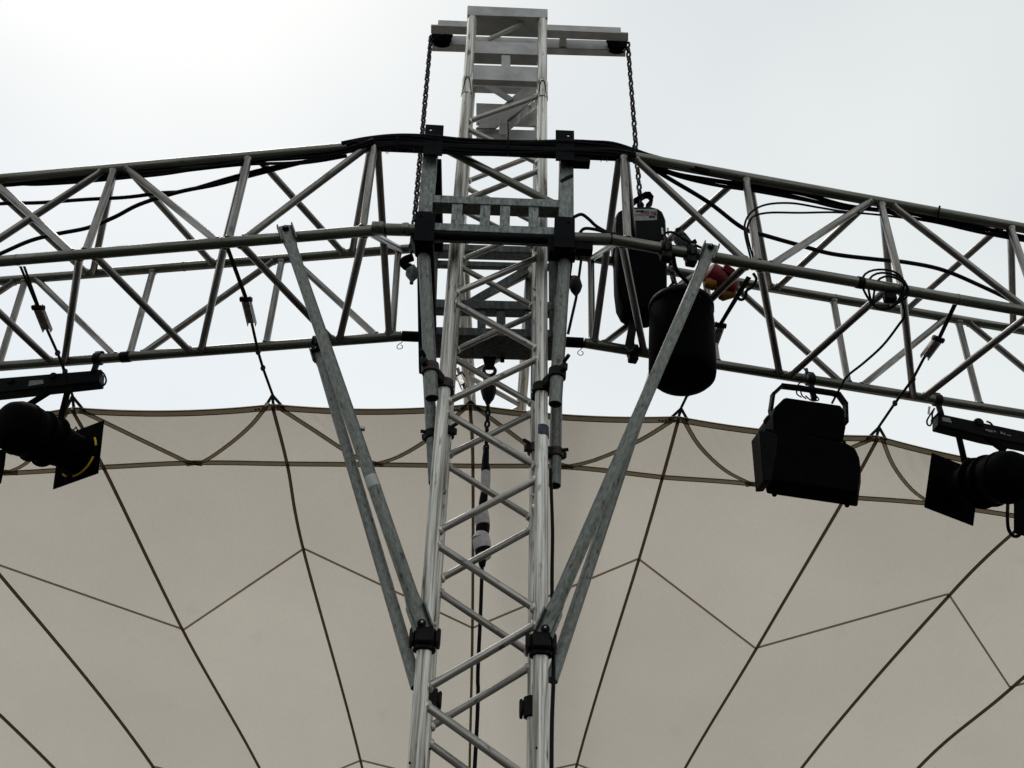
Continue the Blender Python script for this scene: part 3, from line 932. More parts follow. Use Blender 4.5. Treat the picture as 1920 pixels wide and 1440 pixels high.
def coons(top, bot, lft, rgt, nx, ny):
    g = []
    for j in range(ny + 1):
        v = j / ny
        row = []
        for i in range(nx + 1):
            u = i / nx
            t, b, l, r = pl(top, u), pl(bot, u), pl(lft, v), pl(rgt, v)
            c = [0, 0]
            for k in (0, 1):
                c[k] = (1 - v) * t[k] + v * b[k] + (1 - u) * l[k] + u * r[k] - ((1 - u) * (1 - v) * top[0][k] + u * (1 - v) * top[-1][k] + (1 - u) * v * bot[0][k] + u * v * bot[-1][k])
            row.append(surf(c[0], c[1]))
        g.append(row)
    return g
def sheet(grid, name, m, parent, ripple=None):
    mb = MB()
    ny, nx = len(grid), len(grid[0])
    vs = [p for row in grid for p in row]
    fs = [(j * nx + i, j * nx + i + 1, (j + 1) * nx + i + 1, (j + 1) * nx + i) for j in range(ny - 1) for i in range(nx - 1)]
    mb.add(vs, fs)
    return mb.build(name, m, parent, smooth=80)
for i in range(len(RIB) - 1):
    ec, bc = edge_curve(i), band_curve(i)
    z1 = [RIB[i][2], RIB[i + 1][2]]
    z2 = [RIB[i][3], RIB[i + 1][3]]
    z3 = [RIB[i][4], RIB[i + 1][4]]
    g1 = coons(ec, bc, rib_seg(i, 0), rib_seg(i + 1, 0), 40, 12)
    # creases gather towards the peaks along the edge
    for j, row in enumerate(g1):
        for k, p in enumerate(row):
            u, v = k / 40, j / 12
            a = 0.013 * math.exp(-((u - 0.27) / 0.16) ** 2) * (1 - v) * min(1, v * 6)
            p.z += a * math.sin((u * 40 - v * 14) * 1.9)
    sheet(g1, 'edge_panel', M['pvc'], can)
    sheet(coons(bc, z1, rib_seg(i, 1), rib_seg(i + 1, 1), 14, 10), 'panel', M['pvc'], can)
    sheet(coons(z1, z2, rib_seg(i, 2), rib_seg(i + 1, 2), 10, 10), 'panel', M['pvc'], can)
    sheet(coons(z2, z3, rib_seg(i, 3), rib_seg(i + 1, 3), 10, 10), 'panel', M['pvc'], can)
def ribbon(px, wpx, name, m, drop=0.005, stitched=True, sub=4, taper=None):
    q = px_smooth(px, sub) if len(px) > 2 else [pl(px, k / 10) for k in range(11)]
    P = [surf(x, y) - EZ * drop for x, y in q]
    def span(p, t, s):
        a0, a1, b0, b1 = proj(p - t * 0.02), proj(p + t * 0.02), proj(p - s * 0.005), proj(p + s * 0.005)
        tx, ty = a1[0] - a0[0], a1[1] - a0[1]
        l = math.hypot(tx, ty) or 1
        return abs((b1[0] - b0[0]) * ty - (b1[1] - b0[1]) * tx) / l / 0.01
    P_s = []
    for i, p in enumerate(P):
        t = (P[min(i + 1, len(P) - 1)] - P[max(i - 1, 0)]).normalized()
        nrm = V((2 * SB * (p.x - TWR.x), 2 * SA * max(0, p.y - SY0), 1)).normalized()
        s_ = t.cross(nrm).normalized()
        P_s.append(span(p, t, s_))
    # one even tape width, in metres, read off where the tape crosses the frame
    inside = [k for k in range(len(P)) if 0 <= q[k][0] <= 1920 and 0 <= q[k][1] <= 1440] or list(range(len(P)))
    wm = wpx / (sum(P_s[k] for k in inside) / len(inside))
    def strip(o0, o1, dz):
        mb = MB()
        vs, fs = [], []
        for i, p in enumerate(P):
            t = (P[min(i + 1, len(P) - 1)] - P[max(i - 1, 0)]).normalized()
            nrm = V((2 * SB * (p.x - TWR.x), 2 * SA * max(0, p.y - SY0), 1)).normalized()
            s = t.cross(nrm).normalized()
            vs += [p + s * (wm * o0) - EZ * dz, p + s * (wm * o1) - EZ * dz]
        for i in range(len(P) - 1):
            fs.append((2 * i, 2 * i + 1, 2 * i + 3, 2 * i + 2))
        return mb.add(vs, fs)
    o = strip(-0.5, 0.5, 0).build(name, m, can, smooth=80)
    if stitched:
        e = min(0.16, 1.7 / wpx)
        strip(-0.5, -0.5 + e, 0.003).build('stitching', M['stitch'], o, smooth=80)
        strip(0.5 - e, 0.5, 0.003).build('stitching', M['stitch'], o, smooth=80)
    return o
for i in range(len(RIB) - 1):
    ribbon([(x, y + 5) for x, y in edge_curve(i)], 10.5, 'edge_hem', M['pvc_seam'], 0.004)
    ribbon(band_curve(i), 8.6, 'seam_band', M['pvc_seam'], 0.005)
    a, b, c = RIB[i][0], MIDB[i], RIB[i + 1][0]
    # scalloped tapes from the peaks to the middle of the band
    if i == 3:
        ribbon([(150, 766), (245, 812), (330, 853), (352, 863), (380, 868)], 7, 'scallop_tape', M['pvc_seam'], 0.009)
        ribbon([(350, 868), (385, 860), (432, 828), (470, 795), (495, 765), (503, 752)], 7, 'scallop_tape', M['pvc_seam'], 0.013)
    elif i >= 6:
        ribbon([(a[0] + 8, a[1] + 2), (a[0] + (b[0] - a[0]) * .28, a[1] + (b[1] - a[1]) * .42), (a[0] + (b[0] - a[0]) * .62, a[1] + (b[1] - a[1]) * .78), (b[0], b[1])], 7, 'scallop_tape', M['pvc_seam'], 0.009)
        ribbon([(c[0] - 8, c[1] + 2), (c[0] + (b[0] - c[0]) * .4, c[1] + (b[1] - c[1]) * .42), (c[0] + (b[0] - c[0]) * .8, c[1] + (b[1] - c[1]) * .86), (b[0] - 14, b[1])], 7, 'scallop_tape', M['pvc_seam'], 0.013)
    else:
        ribbon([(a[0] + 8, a[1] + 2), (a[0] + (b[0] - a[0]) * .4, a[1] + (b[1] - a[1]) * .42), (a[0] + (b[0] - a[0]) * .8, a[1] + (b[1] - a[1]) * .86), (b[0] + 14, b[1])], 7, 'scallop_tape', M['pvc_seam'], 0.009)
        ribbon([(c[0] - 8, c[1] + 2), (c[0] + (b[0] - c[0]) * .35, c[1] + (b[1] - c[1]) * .45), (c[0] + (b[0] - c[0]) * .75, c[1] + (b[1] - c[1]) * .84), (b[0] - 14, b[1])], 7, 'scallop_tape', M['pvc_seam'], 0.013)
    ribbon([RIB[i][2], RIB[i + 1][2]], 4.0, 'cross_seam', M['pvc_seam'], 0.006, False)
    ribbon([RIB[i][3], RIB[i + 1][3]], 3.6, 'cross_seam', M['pvc_seam'], 0.006, False)
for i in range(len(RIB)):
    ribbon(px_smooth(RIB[i], 8), 5.6, 'rib_seam', M['web_rib'], 0.018)
# little dark marks printed on the hem
for x, y in ((480, 765), (486, 764), (852, 765), (858, 765), (1236, 785), (1242, 786), (1248, 785)):
    p = surf(x, y) - EZ * 0.012
    MB().box(p, EX, EY, EZ, 0.012, 0.016, 0.001).build('hem_mark', M['stitch'], can, smooth=0)

# ------------------------------------------------------------------ straps that hang the canopy
def flat_strap(mb, pts, w, th=0.003):
    for a, b in zip(pts[:-1], pts[1:]):
        d = (b - a).normalized()
        s = d.cross(FW).normalized()
        mb.box((a + b) / 2, s, d.cross(s), d, w, th, (b - a).length + 0.004)
    return mb
def hang_strap(px, i_r, top, end, label, w=0.020, split=0.018):
    p0 = top
    P = along(px, p0, end)
    t = thing('ratchet_strap', P[-1], label, 'strap', 'straps tying the canopy edge to the trusses')
    k = i_r
    d = (P[k] - P[0]).normalized()
    s = d.cross(FW).normalized()
    mb = MB()
    flat_strap(mb, [P[0] - s * split / 2, P[k] - s * 0.004], 0.012)
    flat_strap(mb, [P[0] + s * split / 2, P[k] + s * 0.004], 0.012)
    mb.build('webbing', M['strap'], t)
    mb = MB()
    flat_strap(mb, P[k:], w * 0.72)
    mb.build('webbing', M['strap'], t)
    # knots
    for q in P[k + 2:-1]:
        MB().ball(q, 0.014, 10, 6, (1, 1, 1.3)).build('knot', M['strap'], t)
    # ratchet: frame plates, spool, handle
    a, b = P[k], P[k + 1]
    dd = (b - a).normalized()
    ss = dd.cross(FW).normalized()
    nn = ss.cross(dd)
    ln = (b - a).length
    for q in (-1, 1):
        MB().box((a + b) / 2 + ss * q * 0.020, ss, nn, dd, 0.004, 0.030, ln * 0.95).build('ratchet_frame', M['ratchet'], t, 0.003)
    MB().box((a + b) / 2 - nn * 0.012, ss, nn, dd, 0.034, 0.008, ln * 0.72).build('ratchet_handle', M['ratchet'], t, 0.004)
    MB().tube([a + dd * ln * .1 - ss * 0.030, a + dd * ln * .1 + ss * 0.030], 0.013, 12).build('spool', M['coupler'], t)
    for q in (-1, 1):
        MB().ball(a + dd * ln * .02 + ss * q * 0.018 - nn * 0.012, 0.011, 8, 6).build('ratchet_lug', M['coupler'], t)
    # fan of tapes into the canopy peak
    e = P[-1]
    for du in (-0.050, 0.0, 0.058):
        fe = end + EX * du + EY * 0.03 + EZ * (-0.035)
        flat_strap(MB(), [e - EZ * 0.004, fe], 0.016).build('peak_tape', M['strap'], t)
    return t
def peak(i):
    return surf(*RIB[i][0]) - EZ * 0.004
hang_strap([(42, 500), (70, 572), (90, 622), (108, 662), (122, 697), (136, 742)], 1, at('BL', 42) - EZ * 0.03, peak(3) + EZ * 0.03, 'taut ratchet strap over the left spotlight, leftmost of the straps')
hang_strap([(427, 466), (460, 556), (473, 610), (484, 660), (493, 690), (511, 740)], 1, at('BL', 427) - EZ * 0.03, peak(4) + EZ * 0.03, 'ratchet strap with pale buckle near the front left brace pole', split=0.008)
hang_strap([(1404, 520), (1352, 606), (1338, 645), (1312, 690), (1290, 738), (1277, 765)], 1, at('BR', 1404) - EZ * 0.03, peak(6) + EZ * 0.03, 'ratchet strap partly hidden by the black chain bag', split=0.012)
hang_strap([(1790, 572), (1762, 632), (1732, 672), (1712, 710), (1678, 756), (1648, 800)], 1, at('BR', 1790) - EZ * 0.03, peak(7) + EZ * 0.03, 'ratchet strap with wide buckle between floodlight and right spotlight', split=0.010)
_sp = spine_pt(858, 640, ZS0)
hang_strap([(858, 690), (862, 705), (871, 727), (876, 740), (882, 752)], 1, on_z(858, 690, ZS0) - EZ * 0.02, peak(5) + EZ * 0.02, 'short canopy strap behind the tower lattice', split=0.008)

# ------------------------------------------------------------------ cables
def cable(px, p0, p1, r, label, group=None, name='cable', sub=6, cat='cable'):
    P = smooth_path(along(px, p0, p1), sub)
    o = MB().tube(P, r, 8).build(name, M['rubber'])
    return tag(o, label, cat, group)
def off(key, px, o=0.0, dz=0.0):
    return at(key, px) + EY * o + EZ * dz
def wobble(px, a, ph):
    return [(x, y + a * math.sin(i * 1.3 + ph)) for i, (x, y) in enumerate(px)]
gl = 'cables lashed under the left upper chord'
for k, (a, ph, dy, r) in enumerate(((2.0, 0, 0, 0.011), (2.6, 2, 4, 0.009), (3.2, 4, 8, 0.008))):
    cable(wobble([(-160, 362 + dy), (0, 346 + dy * .4), (70, 341 + dy * .5), (150, 335 + dy * .4), (225, 329 + dy * .6), (300, 321 + dy), (380, 313 + dy * .7), (465, 303 + dy * .4), (560, 293 + dy), (640, 283 + dy * .5), (700, 262 + dy)], a, ph),
          off('AL', -160, 0.03), off('AL', 700, -0.045), r, 'black cable lashed under the left upper chord, %s of three' % ('closest to the tube', 'middle one', 'lowest')[k], gl)
cable([(-160, 392), (0, 382), (75, 380), (160, 374), (235, 370), (300, 362), (350, 357), (440, 331), (520, 312), (600, 301), (650, 292)], off('AL', -160, 0.3, -0.2), off('AL', 650, 0.02), 0.010, 'black cable sagging flat across the left truss')
cable([(-160, 545), (-40, 492), (0, 476), (55, 452), (105, 439), (165, 427), (215, 407), (262, 383), (335, 360), (400, 347), (455, 333), (560, 306), (640, 288)], off('AL', -160, 0.45, -0.4), off('AL', 640, 0.02), 0.011, 'thick black cable drooping lowest through the left truss')
gm = 'cables bundled over the sleeve block'
for k in range(7):
    dy = k * 4.2
    vv = -0.425 - 0.006 * (k % 3)
    px = [(640 + 9 * k, 268 - dy * 0.1 + 2 * (k % 2)), (690, 257 + dy * .95), (745, 252.5 + dy), (805, 256 + dy * 1.02), (860, 262 + dy * .98), (935, 264 + dy), (1000, 264 + dy * 1.02), (1060, 263.5 + dy), (1110, 267 + dy * .9), (1150, 270 + dy * .8), (1192, 281 + dy * .45), (1245, 298 + dy * 0.3), (1330, 322 + dy * 0.1)]
    if k > 3: px = px[1:-2]
    px = wobble(px, 1.6, k * 1.7)
    cable(px, off('AL', px[0][0], -0.035), off('AR', px[-1][0], -0.035), 0.0085 + 0.002 * (k % 2), 'black cable across the sleeve block top, %s of the bundle' % ('topmost', 'second from the top', 'third from the top', 'middle one', 'third from below', 'second from below', 'lowest')[k], gm)
for x, y in ((740, 272), (905, 285), (1000, 285), (1130, 290)):
    pass
gr_ = 'cables lashed under the right upper chord'
for k, (a, ph, dy, r) in enumerate(((2.0, 0, 0, 0.012), (2.8, 2, 4, 0.010), (3.2, 4, 7, 0.009))):
    cable(wobble([(1200, 300 + dy * .3), (1262, 323 + dy), (1335, 337 + dy * 1.1), (1412, 350 + dy * .6), (1500, 364 + dy * 1.2), (1580, 384 + dy), (1640, 391 + dy * .6), (1700, 398 + dy), (1760, 411 + dy * .5), (1850, 431 + dy), (1960, 452 + dy), (2150, 490 + dy)], a, ph),
          off('AR', 1200, 0.02), off('AR', 2150, 0.03), r, 'black cable lashed under the right upper chord, %s of three' % ('closest to the tube', 'middle one', 'lowest')[k], gr_)
cable([(1204, 303), (1250, 332), (1328, 379), (1392, 427), (1440, 443), (1500, 460), (1560, 476), (1640, 486), (1700, 492), (1770, 507), (1850, 541), (1960, 592), (2100, 640)], off('AR', 1204, 0.02), off('AR', 2100, 0.55, -0.3), 0.0115, 'thick black cable sagging through the right truss to the frame edge')
cable([(1408, 486), (1397, 440), (1398, 415), (1412, 395), (1440, 383), (1485, 381), (1535, 389), (1585, 397), (1650, 403), (1720, 412)], off('BR', 1408, 0.05), off('AR', 1720, 0.02), 0.0055, 'thin black cable arching over the second right truss post')
cable([(1413, 486), (1403, 450), (1401, 430), (1410, 408), (1440, 399), (1500, 399), (1560, 398), (1600, 400)], off('BR', 1413, 0.06), off('AR', 1600, 0.02), 0.0055, 'thin black cable under the arching one by the right truss post')
# coil on the front chord
coil = MB()
c0 = at('BR', 1655)
for k in range(3):
    ring = []
    for j in range(28):
        q = 2 * math.pi * j / 28
        rr = 0.100 + 0.010 * math.sin(3 * q + k) - 0.012 * k
        ring.append(c0 + EX * (rr * math.cos(q) * 1.02 - 0.005 + 0.012 * k) - EY * (0.045 * math.sin(q + k * .3) + 0.01) + EZ * (rr * math.sin(q) * 0.92 - 0.02 - 0.014 * k))
    coil.tube(ring, 0.0058, 8, closed=True)
tag(coil.build('cable_coil', M['rubber']), 'coil of black cable looped round the right front chord', 'cable coil')
MB_conn = MB().box(c0 + V((0.03, 0.02, -0.055)), EX, EY, EZ, 0.06, 0.045, 0.05)
tag(MB_conn.build('cable_connector', M['rubber'], bevel=0.01), 'small black connector inside the cable coil', 'connector')
cable([(1690, 560), (1696, 590), (1683, 612), (1655, 648), (1620, 680), (1590, 704), (1578, 722), (1560, 756)], c0, at('DR', 1560) - EY * 0.05, 0.0065, 'thin black cable dropping from the coil to the floodlight')
cable([(1074, 408), (1090, 402), (1104, 411), (1118, 424), (1140, 436), (1160, 440)], on_v(1074, 408, -0.40), off('BR', 1160, 0, 0.03), 0.008, 'black cable bowing off the lower right sleeve bracket')
cable([(1085, 440), (1095, 429), (1115, 430), (1140, 437), (1165, 443)], on_v(1085, 440, -0.40), off('BR', 1165, 0, 0.03), 0.008, 'short black cable beside the lower right sleeve bracket')
cable([(1032, 880), (1034, 930), (1036, 1000), (1035, 1080), (1036, 1170), (1038, 1260), (1035, 1350), (1034, 1440), (1034, 1560)], L(TW + 0.045, 0.05, 4.0), L(TW + 0.035, -0.33, 2.3), 0.0075, 'black cable running down the right tower chord')
cable([(1412, 512), (1418, 524), (1410, 538), (1400, 545), (1398, 556), (1390, 562), (1378, 556)], off('BR', 1412, 0.02), off('BR', 1378, 0.1, -0.1), 0.0075, 'small black cable loop beside the red plug')
cable([(1393, 425), (1388, 432), (1310, 462)], off('BR', 1380, 0.0, 0.2), off('BR', 1310, 0, .02), 0.004, 'fine black lead running to the clamp by the brace head') if False else None
cable([(1245, 437), (1262, 436), (1285, 450), (1318, 466)], off('BR', 1245, -0.03, 0.03), off('BR', 1318, -0.03, 0.02), 0.006, 'short black lead lying on the right front chord by the hoist')
cable([(1262, 478), (1268, 505), (1285, 525), (1300, 542), (1312, 560)], off('BR', 1262, 0.02), off('BR', 1312, 0.15, -0.1), 0.010, 'bent black cable between the hoist and the brace pole')
cable([(952, 232), (953, 247), (952, 266)], on_v(952, 232, -0.43), on_v(952, 266, -0.43), 0.004, 'short black cable end sticking up before the tower', None, 'cable', 3)
# cable ties
tie_t = [(1762, 386, 1758, 412), (1188, 272, 1182, 303), (952, 262, 952, 292), (745, 252, 745, 285)]
for n_, (x0, y0, x1, y1) in enumerate(tie_t):
    key = 'AR' if x0 > 1170 else None
    d_ = depth(at('AR', x0)) - 0.04 if key else depth(on_v(x0, y0, -0.46))
    o = MB().tube([at_depth(x0, y0, d_), at_depth((x0 + x1) / 2, (y0 + y1) / 2, d_ - 0.006), at_depth(x1, y1, d_)], 0.0055, 8).build('cable_tie', M['rubber'])
    tag(o, ['black tie round the right upper chord, near the right edge', 'black tie where the right upper chord meets the sleeve', 'black tie round the bundle in front of the tower', 'black tie on the bundle left of the sleeve'][n_], 'cable tie')
# frayed tie ends
for x, y, wh in ((727, 280, 'farthest left'), (732, 281, 'just right of the farthest left one'), (776, 280, 'beside the left sleeve upright'), (1132, 296, 'left one of the right pair'), (1137, 296, 'farthest right')):
    p = on_v(x, y, -0.44)
    tag(MB().tube([p, p - EZ * 0.03 + EX * random.uniform(-.02, .02)], 0.0018, 5).build('tie_tail', M['rubber']),
        'thin cut tie tail poking below the cable bundle, ' + wh, 'cable tie', 'tie tails below the bundle')

# ------------------------------------------------------------------ chains
def link_mesh(lng, wid, r, m):
    mb = MB()
    pts = []
    h = (lng - wid) / 2
    for k in range(16):
        q = 2 * math.pi * k / 16
        x = math.cos(q) * (wid / 2 - r)
        z = math.sin(q) * (wid / 2 - r) + (h if math.sin(q) >= 0 else -h)
        pts.append(V((x, 0, z)))
    mb.tube(pts, r, 6, closed=True)
    me = bpy.data.meshes.new('link')
    me.from_pydata([tuple(p) for p in mb.v], [], mb.f)
    finish(me, m, 60)
    return me
LM = link_mesh(0.054, 0.037, 0.0072, M['chain'])
LM2 = link_mesh(0.048, 0.034, 0.0068, M['coupler'])
def chain(p0, p1, label, me=LM, pitch=0.039):
    t = thing('lifting_chain', p1, label, 'chain')
    d = (p1 - p0)
    n = int(d.length / pitch)
    d = d.normalized()
    x = d.cross(EY).normalized()
    y = d.cross(x)
    for k in range(n + 1):
        mw = Matrix((x, y, d)).transposed().to_4x4() @ Matrix.Rotation(R(90) * (k % 2) + R(45) + random.uniform(-.15, .15), 4, 'Z')
        mw.translation = p0 + d * (k * pitch)
        link('link', me, mw, t)
    return t
cl0 = SHE[0] + EX * -0.072
cl1 = V((cl0.x, cl0.y, on_pl(770, 485, cl0, EY).z))
_c1 = on_pl(772, 470, cl0, EY)
chain(cl0, _c1, 'dark steel chain on the left, from beam sheave down behind the sleeve')
cr0 = SHE[1] + EX * 0.072
_c2 = on_v(1201, 384, loc(cr0)[1] + 0.26)
chain(cr0, _c2, 'dark steel chain on the right, from beam sheave down to the hoist')
def hook(c, s, label, mirror=1):
    t = thing('chain_hook', c, label, 'hook')
    pts = [c + EX * (mirror * x * s) + EZ * (z * s) for x, z in ((0.2, 0.55), (0.0, 0.45), (-0.45, 0.15), (-0.6, -0.25), (-0.35, -0.65), (0.1, -0.8))]
    MB().tube(smooth_path(pts, 5), [0.022 * s / 0.05 * 0.9] * 26, 10).build('hook_bow', M['matt'], t)
    b = c + EX * (mirror * 0.35 * s) - EZ * 1.5 * s
    MB().lathe(b + EZ * 1.0 * s, -EZ, [(0, 0.008), (0.3 * s, 0.016), (0.7 * s, 0.035), (1.2 * s, 0.036), (1.7 * s, 0.018), (2.0 * s, 0.010), (2.3 * s, 0.010)], 14).build('hook_block', M['galv_dk'], t)
    return t
hook(on_pl(769, 490, _c1, EY), 0.055, 'black hook and block at the foot of the left chain')
hk = thing('chain_hook', on_v(1079, 535, 0.0), 'rounded black hook block right of the sleeve', 'hook')
MB().lathe(on_v(1079, 520, 0.0), -EZ, [(0, 0.015), (0.02, 0.026), (0.06, 0.034), (0.09, 0.026), (0.12, 0.01)], 16).build('hook_block', M['coupler'], hk)
MB().tube([on_v(1066, 522, 0.0), on_v(1078, 520, 0.0)], 0.012, 8).build('hook_bow', M['coupler'], hk)
stp = thing('lashing_strap', on_v(1065, 622, 0.02), 'thin dark strap slanting down beside the right sleeve pipe', 'strap')
flat_strap(MB(), [on_v(1092, 470, -0.02), on_v(1080, 560, -0.02), on_v(1065, 626, -0.02)], 0.014).build('webbing', M['rubber'], stp)
# inner chain with its block and taped cable, hanging inside the tower
vi = VB + 0.11
p_a = on_v(918, 690, vi)
ic = thing('inner_chain', on_v(908, 870, vi), 'dark chain and hook hanging inside the tower under the sleeve', 'chain')
ring = [p_a + (EX * math.cos(q) * 0.030 + EZ * (math.sin(q) * 0.030 - 0.02)) for q in [2 * math.pi * k / 20 for k in range(20)]]
MB().tube(ring, 0.010, 8, closed=True).build('shackle', M['rust'], ic)
hp = [on_v(x, y, vi) for x, y in ((910, 700), (909, 712), (914, 719), (922, 714), (926, 703))]
MB().tube(smooth_path(hp, 4), 0.009, 8).build('hook_bow', M['coupler'], ic)
MB().lathe(on_v(917, 712, vi), -EZ, [(0, 0.012), (0.03, 0.036), (0.075, 0.042), (0.12, 0.03), (0.15, 0.012)], 16).build('hook_block', M['coupler'], ic)
pa, pb2 = on_v(915.5, 752, vi), on_v(911, 850, vi)
d = (pb2 - pa)
nL = int(d.length / 0.036)
dd = d.normalized()
x_ = dd.cross(EY).normalized()
y_ = dd.cross(x_)
for k in range(nL + 1):
    mw = Matrix((x_, y_, dd)).transposed().to_4x4() @ Matrix.Rotation(R(90) * (k % 2) + R(20), 4, 'Z')
    mw.translation = pa + dd * (k * 0.036)
    link('link', LM2, mw, ic)
wb = thing('taped_cable', on_v(903, 1060, vi), 'lumpy cable bound in grey and black tape inside the tower', 'cable')
prof_px = [(912, 840, 10), (910, 868, 14), (911, 885, 18), (910, 915, 17), (908, 925, 14), (905, 950, 16), (903, 970, 29), (906, 985, 26), (904, 1000, 24), (902, 1012, 34), (906, 1030, 31), (907, 1040, 30), (904, 1050, 16), (904, 1062, 11)]
kinds = ['b', 'b', 'w', 'w', 'b', 'w', 'w', 'b', 'w', 'w', 'b', 'w', 'b']
for k in range(len(prof_px) - 1):
    (xa, ya, wa), (xb, yb, wb_) = prof_px[k], prof_px[k + 1]
    a, b = on_v(xa, ya, vi), on_v(xb, yb, vi)
    sc = depth(a) / F_PX / 2
    t = [a, a + (b - a) * .35, a + (b - a) * .7, b]
    rr = [wa * sc, (wa * .65 + wb_ * .35) * sc * 1.06, (wa * .3 + wb_ * .7) * sc * 1.05, wb_ * sc]
    MB().tube(t, rr, 12).build('tape_wrap' if kinds[k] == 'w' else 'dark_wrap', M['wrap'] if kinds[k] == 'w' else M['rubber'], wb)
lowp = [on_v(904, 1060, vi), on_v(901, 1150, vi), on_v(896, 1260, vi), on_v(890, 1440, vi), L(-0.06, vi, 0.6)]
MB().tube(smooth_path(lowp, 5), 0.0085, 8).build('cable_tail', M['rubber'], wb)

# ------------------------------------------------------------------ chain hoist and chain bag
hc = on_pl(1204, 470, cr0, EY)
VH = loc(hc)[1] + 0.27
hoist = thing('chain_hoist', on_pl(1204, 580, cr0, EY), 'black electric chain hoist hanging on the right chain behind the truss', 'chain hoist')
def outline(px, v, dep, inset=4.0):
    """a solid with rounded outline: px outline at the near face, shrunk on both end faces"""
    n = len(px)
    cx = sum(p[0] for p in px) / n
    cy = sum(p[1] for p in px) / n
    def at_(k, vv):
        return [on_v(cx + (x - cx) * k, cy + (y - cy) * k, v) + EY * (vv - v) for x, y in px]
    k1 = 1 - inset / 60.0
    layers = [at_(k1, v), at_(1.0, v + dep * .12), at_(1.0, v + dep * .88), at_(k1, v + dep)]
    mb = MB()
    vs = [p for l in layers for p in l]
    fs = [tuple(range(n))[::-1], tuple(3 * n + k for k in range(n))]
    for i in range(3):
        for k in range(n):
            l = (k + 1) % n
            fs.append((i * n + k, i * n + l, (i + 1) * n + l, (i + 1) * n + k))
    return mb.add(vs, fs)
up_px = [(1153, 452), (1152, 425), (1153, 405), (1157, 396), (1166, 391), (1180, 387), (1205, 386), (1222, 386), (1236, 390), (1244, 396), (1249, 408), (1250, 425), (1251, 455)]
outline(up_px, VH - 0.08, 0.19).build('hoist_housing', M['plastic'], hoist, 0.006)
lo_px = [(1155, 452), (1251, 456), (1252, 500), (1252, 560), (1240, 572), (1222, 580), (1205, 581), (1185, 578), (1170, 569), (1161, 552), (1157, 520)]
outline(lo_px, VH - 0.07, 0.17, 6).build('motor_housing', M['matt'], hoist, 0.006)
outline([(1156, 449), (1250, 452), (1250, 459), (1156, 456)], VH - 0.085, 0.20, 1).build('housing_rim', M['black'], hoist, 0.003)
lp = MB()
vl = VH - 0.082
lb = vslab([(1178, 392), (1232, 391.5), (1232, 412.5), (1178, 414)], vl, 0.003).build('label_plate', M['label'], hoist)
for (x0, y0, x1, y1, mt) in ((1178, 401.6, 1232, 403.6, 'labelred'), (1217, 405, 1228, 408, 'rubber'), (1193, 394.4, 1207, 397, 'rubber')):
    vslab([(x0, y0), (x1, y0), (x1, y1), (x0, y1)], vl - 0.0015, 0.001).build('label_print', M[mt], lb)
def text(s, p, size, mt, parent, name='lettering', ax=EX, az=EZ):
    cu = bpy.data.curves.new(name, 'FONT')
    cu.body = s
    cu.size = size
    cu.extrude = 0.0004
    cu.align_x = 'CENTER'
    tmp = bpy.data.objects.new('tmp', cu)
    COL.objects.link(tmp)
    dg = bpy.context.evaluated_depsgraph_get()
    dg.update()
    me = bpy.data.meshes.new_from_object(tmp.evaluated_get(dg))
    bpy.data.objects.remove(tmp)
    me.materials.clear()
    me.materials.append(mt)
    mw = Matrix((ax, az, ax.cross(az))).transposed().to_4x4()
    mw.translation = p
    return link(name, me, mw, parent)
text('500 kg', on_v(1216, 400.5, vl - 0.002), 0.034, M['rubber'], lb)
# warning sticker low on the housing
vslab([(1182, 434), (1214, 434), (1214, 444), (1182, 444)], vl, 0.002).build('warning_sticker', M['labelred'], hoist) if False else None
# lifting eye with strap handle
eye_px = [(1181, 388), (1190, 378), (1200, 372), (1210, 366), (1217, 366), (1222, 373), (1221, 380), (1213, 388)]
pts = [on_v(x, y, VH - 0.02) for x, y in eye_px]
hb = MB()
for a, b in zip(pts[:-1], pts[1:]):
    dq = (b - a).normalized()
    hb.box((a + b) / 2, dq, EY, dq.cross(EY), (b - a).length + 0.010, 0.045, 0.014)
hb.build('carry_strap', M['matt'], hoist)
MB().lathe(on_v(1201, 387, VH), EZ, [(0, 0.02), (0.01, 0.022), (0.03, 0.014)], 14).build('chain_inlet', M['black'], hoist)
for x in (1241, 1252):
    MB().tube([on_v(x, 428, VH - 0.09), on_v(x + 1, 440, VH - 0.09)], 0.006, 8).build('side_bolt', M['bolt'], hoist)
outline([(1172, 645), (1186, 572), (1200, 576), (1188, 650), (1182, 655)], VH + 0.02, 0.03, 1).build('suspension_arm', M['coupler'], hoist, 0.004)
# bag
bag = thing('chain_bag', on_v(1278, 735, 0.0), 'black cylindrical chain bag beside the hoist, crossed by a brace pole', 'chain bag')
VBAG = 0.02
top_c = on_v(1277, 572, VBAG)
rb = 60.0 / F_PX * depth(top_c)
bot = on_v(1280, 712, VBAG)
ln = (bot - top_c).length
bx = MB().lathe(top_c, bot - top_c, [(-0.012, rb * 0.80), (0.004, rb * 0.97), (0.02, rb * 0.98), (ln * .5, rb * 1.0), (ln * .88, rb * 1.0), (ln * .95, rb * 0.97), (ln * .985, rb * 0.88), (ln * 1.0, rb * 0.7)], 36)
bx.build('sack', M['matt'], bag)
MB().lathe(top_c, bot - top_c, [(0.012, rb * 1.0), (0.015, rb * 1.015), (0.04, rb * 1.015), (0.043, rb * 1.0)], 36).build('rim_band', M['rubber'], bag)
for x0, y0 in ((1236, 560), (1318, 566)):
    a = on_v(x0, y0 + 6, VBAG)
    b = on_v(1262 if x0 < 1278 else 1290, 535, VBAG + 0.0)
    flat_strap(MB(), [a, b], 0.03).build('bag_strap', M['matt'], bag)
chain(on_v(1257, 482, -0.02), on_v(1268, 560, 0.0), 'short dark chain falling from the hoist into its bag', LM, 0.03)

